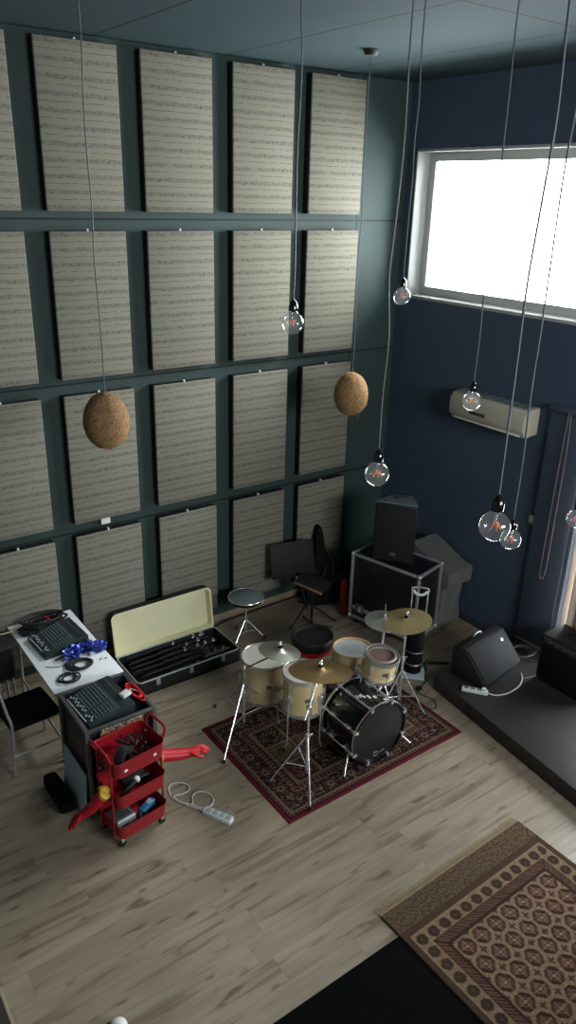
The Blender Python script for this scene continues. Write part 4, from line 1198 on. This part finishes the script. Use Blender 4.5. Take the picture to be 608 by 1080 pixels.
# cable along the wall
fcab = B().tube([(1.35, -.06, .008), (1.6, .03, .008), (2.0, .055, .008), (2.5, .06, .008), (3.0, .055, .008), (3.5, .06, .008)], .011, 6, smooth=6)
tag(fcab.build('floor_cable', rubber), 'black cable running along the floor at the foot of the panel wall', 'cable')

# ------------------------------------------------------------------ red cart
ca = thing('utility_cart', 'three-tier red metal utility cart with bent handles on castors', 'cart', (-.495, -2.13, 0), R(7))
cw, cd = .205, .165
def cart_tray(z0, h):
    b = B(); r = .045
    po = rrect(cw, cd, 0, r); n = len(po)
    bi = [(p[0] * .95, p[1] * .94) for p in po]
    rings = []
    for (q, z) in ((bi, z0), (po, z0 + h), ([(p[0] * 1.012, p[1] * 1.012) for p in po], z0 + h + .004), ([(p[0] * .985, p[1] * .985) for p in po], z0 + h), ([(p[0] * .935, p[1] * .92) for p in po], z0 + .004)):
        rings.append([b.bm.verts.new((p[0], p[1], z)) for p in q])
    for a_, c_ in zip(rings, rings[1:]):
        for k in range(n): b.bm.faces.new((a_[k], a_[(k + 1) % n], c_[(k + 1) % n], c_[k]))
    b.bm.faces.new(rings[0][::-1]); b.bm.faces.new(rings[-1])
    return b.build('tray', redpaint, ca)
TR = [(.09, .12), (.37, .12), (.64, .135)]
for z0, h in TR: cart_tray(z0, h)
for sx in (-1, 1):
    for sy in (-1, 1):
        B().rod((sx * (cw + .004), sy * .09, .06), (sx * (cw + .004), sy * .09, .78), .008).build('upright', redpaint, ca)
    B().tube([(sx * (cw + .004), -.11, .76), (sx * (cw + .03), -.115, .83), (sx * (cw + .035), -.09, .855), (sx * (cw + .035), .09, .855), (sx * (cw + .03), .115, .83), (sx * (cw + .004), .11, .76)], .0095, 8, smooth=5).build('handle', redpaint, ca)
    for sy in (-1, 1):
        c_ = B().lathe([(.02, -.011), (.028, -.008), (.028, .008), (.02, .011)], 16, T(sx * .17, sy * .12, .028) @ RX(PI / 2)).build('castor_wheel', rubber, ca)
        B().box(sx * .17 - .014, sx * .17 + .014, sy * .12 - .017, sy * .12 + .017, .045, .1, .003).build('castor_fork', chrome, c_)
for (xx, zz) in ((-.13, .70), (.11, .71)):
    B().ball((xx, -cd - .002, zz), .012, 10, (1.3, .3, 1)).build('rivet_mark', white, ca)
for (xx, zz) in ((-.05, .15), (.08, .15)):
    pass
CM = Matrix.Translation((-.495, -2.13, 0)) @ RZ(R(7))
def cw_(x, y, z): return CM @ Vector((x, y, z))
# contents
tp = thing('tape_roll', 'large round black tape roll standing in the top tray of the red cart', 'tape roll', cw_(-.09, -.07, .652), R(38))
B().lathe([(.036, -.032), (.08, -.032), (.082, -.026), (.082, .026), (.08, .032), (.036, .032), (.036, -.032)], 30, T(0, 0, .083) @ RX(PI / 2), cap0=False, cap1=False).build('tape_body', black, tp)
B().lathe([(.036, -.03), (.04, -.034), (.06, -.034), (.06, -.032)], 30, T(0, 0, .083) @ RX(PI / 2), cap0=False, cap1=False).build('core', greybox, tp)
bc = thing('clamp_pile', 'tangle of small black clamps in the right half of the top cart tray', 'clamps', cw_(.085, .02, .65), R(7))
b = B(); rr_ = random.Random(8)
for k in range(26):
    p0 = Vector((rr_.uniform(-.075, .075), rr_.uniform(-.085, .085), rr_.uniform(.012, .08)))
    p1 = p0 + Vector((rr_.uniform(-.05, .05), rr_.uniform(-.05, .05), rr_.uniform(-.01, .05)))
    p1.z = max(p1.z, .012); b.rod(p0, p1, rr_.uniform(.006, .012), 7)
b.build('clamp_bodies', rubber, bc)
b = B()
for k in range(5): b.ball((rr_.uniform(-.07, .07), rr_.uniform(-.08, .08), .07), .007, 8)
b.build('knob_ends', steel, bc)
mcr = thing('microphone', 'black handheld microphone with pale head in the middle cart tray', 'microphone', cw_(-.05, -.06, .43), R(7 + 18))
B().tube([(-.09, 0, 0), (.06, 0, .012)], [.014, .022], 14).build('mic_body', black, mcr)
B().ball((.08, 0, .016), .027, 16).build('mic_head', white, mcr, label='white head')
cb2 = thing('black_case_box', 'black plastic box with pale edge lines in the middle cart tray', 'box', cw_(.05, .055, .376), R(3))
B().box(-.1, .1, -.06, .06, 0, .055, .006).build('box_body', black, cb2)
B().box(-.1, .1, -.061, -.058, .04, .044).build('seam_line', greybox, cb2)
yg = thing('yellow_tape', 'yellow tape roll at the left end of the middle cart tray', 'tape roll', cw_(-.252, -.03, .50), R(7))
B().lathe([(.022, -.018), (.038, -.018), (.038, .018), (.022, .018), (.022, -.018)], 24, RY(PI / 2), cap0=False, cap1=False).build('tape_body', yellow, yg)
gbx = thing('grey_ribbed_box', 'grey ribbed box lying in the left half of the bottom cart tray', 'box', cw_(-.115, -.03, .118), R(7))
B().box(-.075, .075, -.09, .09, 0, .07, .005, mt=RX(R(-12)) @ T(0, 0, .02)).build('box_body', greybox, gbx)
b = B()
for k in range(6): b.box(-.065 + k * .022, -.055 + k * .022, -.08, .08, .088, .093, .001, mt=RX(R(-12)))
b.build('rib', darkgrey, gbx)
B().box(-.075, .075, -.094, -.089, .07, .085, .002, mt=RX(R(-12))).build('pale_edge', white, gbx)
gp = thing('grey_plastic_lid', 'pale translucent grey plastic sheet standing at the back of the bottom cart tray', 'plastic lid', cw_(.06, .085, .12), R(7 + 8))
B().box(-.13, .11, -.006, .006, 0, .14, .004, mt=RX(R(-14))).build('sheet', mottled('translucent_grey', rgb(130, 142, 148), .3), gp)
bt = thing('blue_tool', 'blue and black hand tool in the right half of the bottom cart tray', 'tool', cw_(.095, -.045, .125), R(7 + 20))
B().box(-.075, .075, -.028, .028, 0, .055, .012, 3).build('tool_body', bluetool, bt)
B().tube([(-.075, 0, .03), (-.12, -.02, .045), (-.13, -.05, .03)], [.024, .018], 10, smooth=3).build('tool_grip', rubber, bt)
B().box(.0, .05, -.02, .02, .055, .061, .003).build('pale_label', palegrey, bt)

def glove(label, wrist, tip, flip, drop):
    """limp red rubber glove stretched from the cart side"""
    w, e = Vector(wrist), Vector(tip); d = (e - w); L = d.length
    t = thing('rubber_glove', label, 'glove', w, 0, group='red rubber gloves on the cart')
    dx = d.normalized(); sd = dx.cross(Vector((0, 0, 1))).normalized(); up = sd.cross(dx)
    fr_ = Matrix((dx, sd, up)).transposed().to_4x4()
    b = B()
    secs = [(0, .054, .048), (.18, .054, .045), (.4, .05, .042), (.58, .044, .036), (.66, .046, .03), (.78, .052, .026), (.84, .048, .02), (.86, .03, .01)]
    rings = []
    for u, a, c in secs:
        rings.append([b.bm.verts.new((u * L, a * math.cos(2 * PI * k / 16), c * math.sin(2 * PI * k / 16) - .02 * math.sin(u * PI) )) for k in range(16)])
    for p, q in zip(rings, rings[1:]):
        for k in range(16): b.bm.faces.new((p[k], p[(k + 1) % 16], q[(k + 1) % 16], q[k]))
    b.bm.faces.new(rings[-1])
    b.xf(fr_); cuff = b.build('glove_body', redrubber, t)
    for i, (off, ln, bend) in enumerate(((-.034, .25, .006), (-.012, .29, .01), (.011, .28, .012), (.033, .22, .014))):
        f = B().tube([(.80 * L, off * .9, -.008), (.87 * L, off * 1.05, -.006), (.80 * L + ln * .62 * L * 2.0 * .5, off * 1.2, -.014 + bend), (.80 * L + ln * L, off * 1.25, -.03 + bend)], [.0145, .011], 9, smooth=4)
        f.xf(fr_); f.build('finger', redrubber, t)
    f = B().tube([(.64 * L, .03 * flip, 0), (.74 * L, .062 * flip, -.004), (.84 * L, .075 * flip, -.012), (.9 * L, .07 * flip, -.02)], [.015, .009], 9, smooth=4)
    f.xf(fr_); f.build('thumb', redrubber, t)
    B().lathe([(.046, -.012), (.056, -.010), (.056, .012), (.046, .014)], 20, fr_ @ RY(PI / 2) @ Matrix.Diagonal((.8, 1, 1, 1))).build('cuff_band', yellow, t, label='yellow cuff band')
glove('red rubber glove sticking out from the right side of the red cart', cw_(.25, -.02, .53), (.09, -2.2, .50), 1, 0)
glove('red rubber glove hanging out from the left side of the red cart', cw_(-.25, -.06, .50), (-.94, -2.05, .21), -1, 0)

# power strip on the floor
p2 = thing('power_strip', 'white multi-socket power strip on the wooden floor beside the drum rug', 'power strip', (.068, -2.42, 0), R(-62))
B().box(-.125, .125, -.032, .032, 0, .036, .006).build('body', white, p2)
for k in range(4):
    s_ = B().box(-.1 + k * .056, -.056 + k * .056, -.022, .022, .036, .0385, .003).build('socket', palegrey, p2)
    B().box(-.092 + k * .056, -.088 + k * .056, -.012, -.004, .0385, .0395).box(-.07 + k * .056, -.066 + k * .056, -.012, -.004, .0385, .0395).box(-.081 + k * .056, -.077 + k * .056, .004, .014, .0385, .0395).build('pin_holes', black, s_)
pw = B().tube([(.009, -2.315, .014), (-.046, -2.221, .006), (-.109, -2.106, .006), (-.13, -2.03, .006), (-.108, -1.944, .006), (-.07, -1.912, .006), (-.012, -1.925, .006), (.036, -1.985, .008), (.022, -2.046, .01), (-.05, -2.062, .012), (-.115, -2.05, .016), (-.10, -2.12, .008), (-.035, -2.2, .014), (.008, -2.125, .008), (.071, -2.103, .006), (.129, -2.154, .006), (.13, -2.242, .006), (.075, -2.291, .006), (-.001, -2.275, .016), (-.05, -2.2, .02)], .0055, 8, smooth=6)
pw.xf((T(.068, -2.42, 0) @ RZ(R(-62))).inverted())
pw.build('cable', whitecord, p2, label='cream cable with two loops')

# ------------------------------------------------------------------ light
world = bpy.data.worlds.new('sky'); scene.world = world; world.use_nodes = True
bgn = world.node_tree.nodes['Background']
bgn.inputs['Color'].default_value = (1.0, 1.0, .99, 1); bgn.inputs['Strength'].default_value = 33.0
def portal(name, loc, rot, sx, sy):
    l = bpy.data.lights.new(name, 'AREA'); l.shape = 'RECTANGLE'; l.size = sx; l.size_y = sy
    l.cycles.is_portal = True
    o = bpy.data.objects.new(name, l); COL.objects.link(o); o.location = loc; o.rotation_euler = rot
portal('window_portal', (WX + .3, (W1[0] + W1[1]) / 2, (W1[2] + W1[3]) / 2), (0, R(90), 0), W1[3] - W1[2], W1[1] - W1[0])
portal('window_portal', (WX + .3, (W2[0] + W2[1]) / 2, (W2[2] + W2[3]) / 2), (0, R(90), 0), W2[3] - W2[2], W2[1] - W2[0])
portal('window_portal', ((W_FILL[0] + W_FILL[1]) / 2, FY - .25, (W_FILL[2] + W_FILL[3]) / 2), (R(90), 0, 0), W_FILL[1] - W_FILL[0], W_FILL[3] - W_FILL[2])  # sky light through the added fill opening

# ------------------------------------------------------------------ camera
cam = bpy.data.cameras.new('camera'); co = bpy.data.objects.new('camera', cam); COL.objects.link(co)
cam.sensor_fit = 'VERTICAL'; cam.sensor_height = 36.0; cam.lens = 803.46 / 1080 * 36.0
rx_ = Vector((.81262, -.582209, .026107)); dn = Vector((-.204433, -.326714, -.922748)); fw = Vector((.545762, .744506, -.384517))
rot = Matrix((rx_, -dn, -fw)).transposed()
co.matrix_world = Matrix.Translation((-2.20957, -6.32453, 4.42871)) @ rot.to_4x4()
cam.clip_start = .05
scene.camera = co
scene.view_settings.view_transform = 'Standard'; scene.view_settings.look = 'None'
scene.view_settings.gamma = 1.0; scene.view_settings.use_curve_mapping = False
scene.view_settings.exposure = 0.0
scene.cycles.use_denoising = True
scene.cycles.max_bounces = 10; scene.cycles.transparent_max_bounces = 16
scene.cycles.sample_clamp_indirect = 6.0
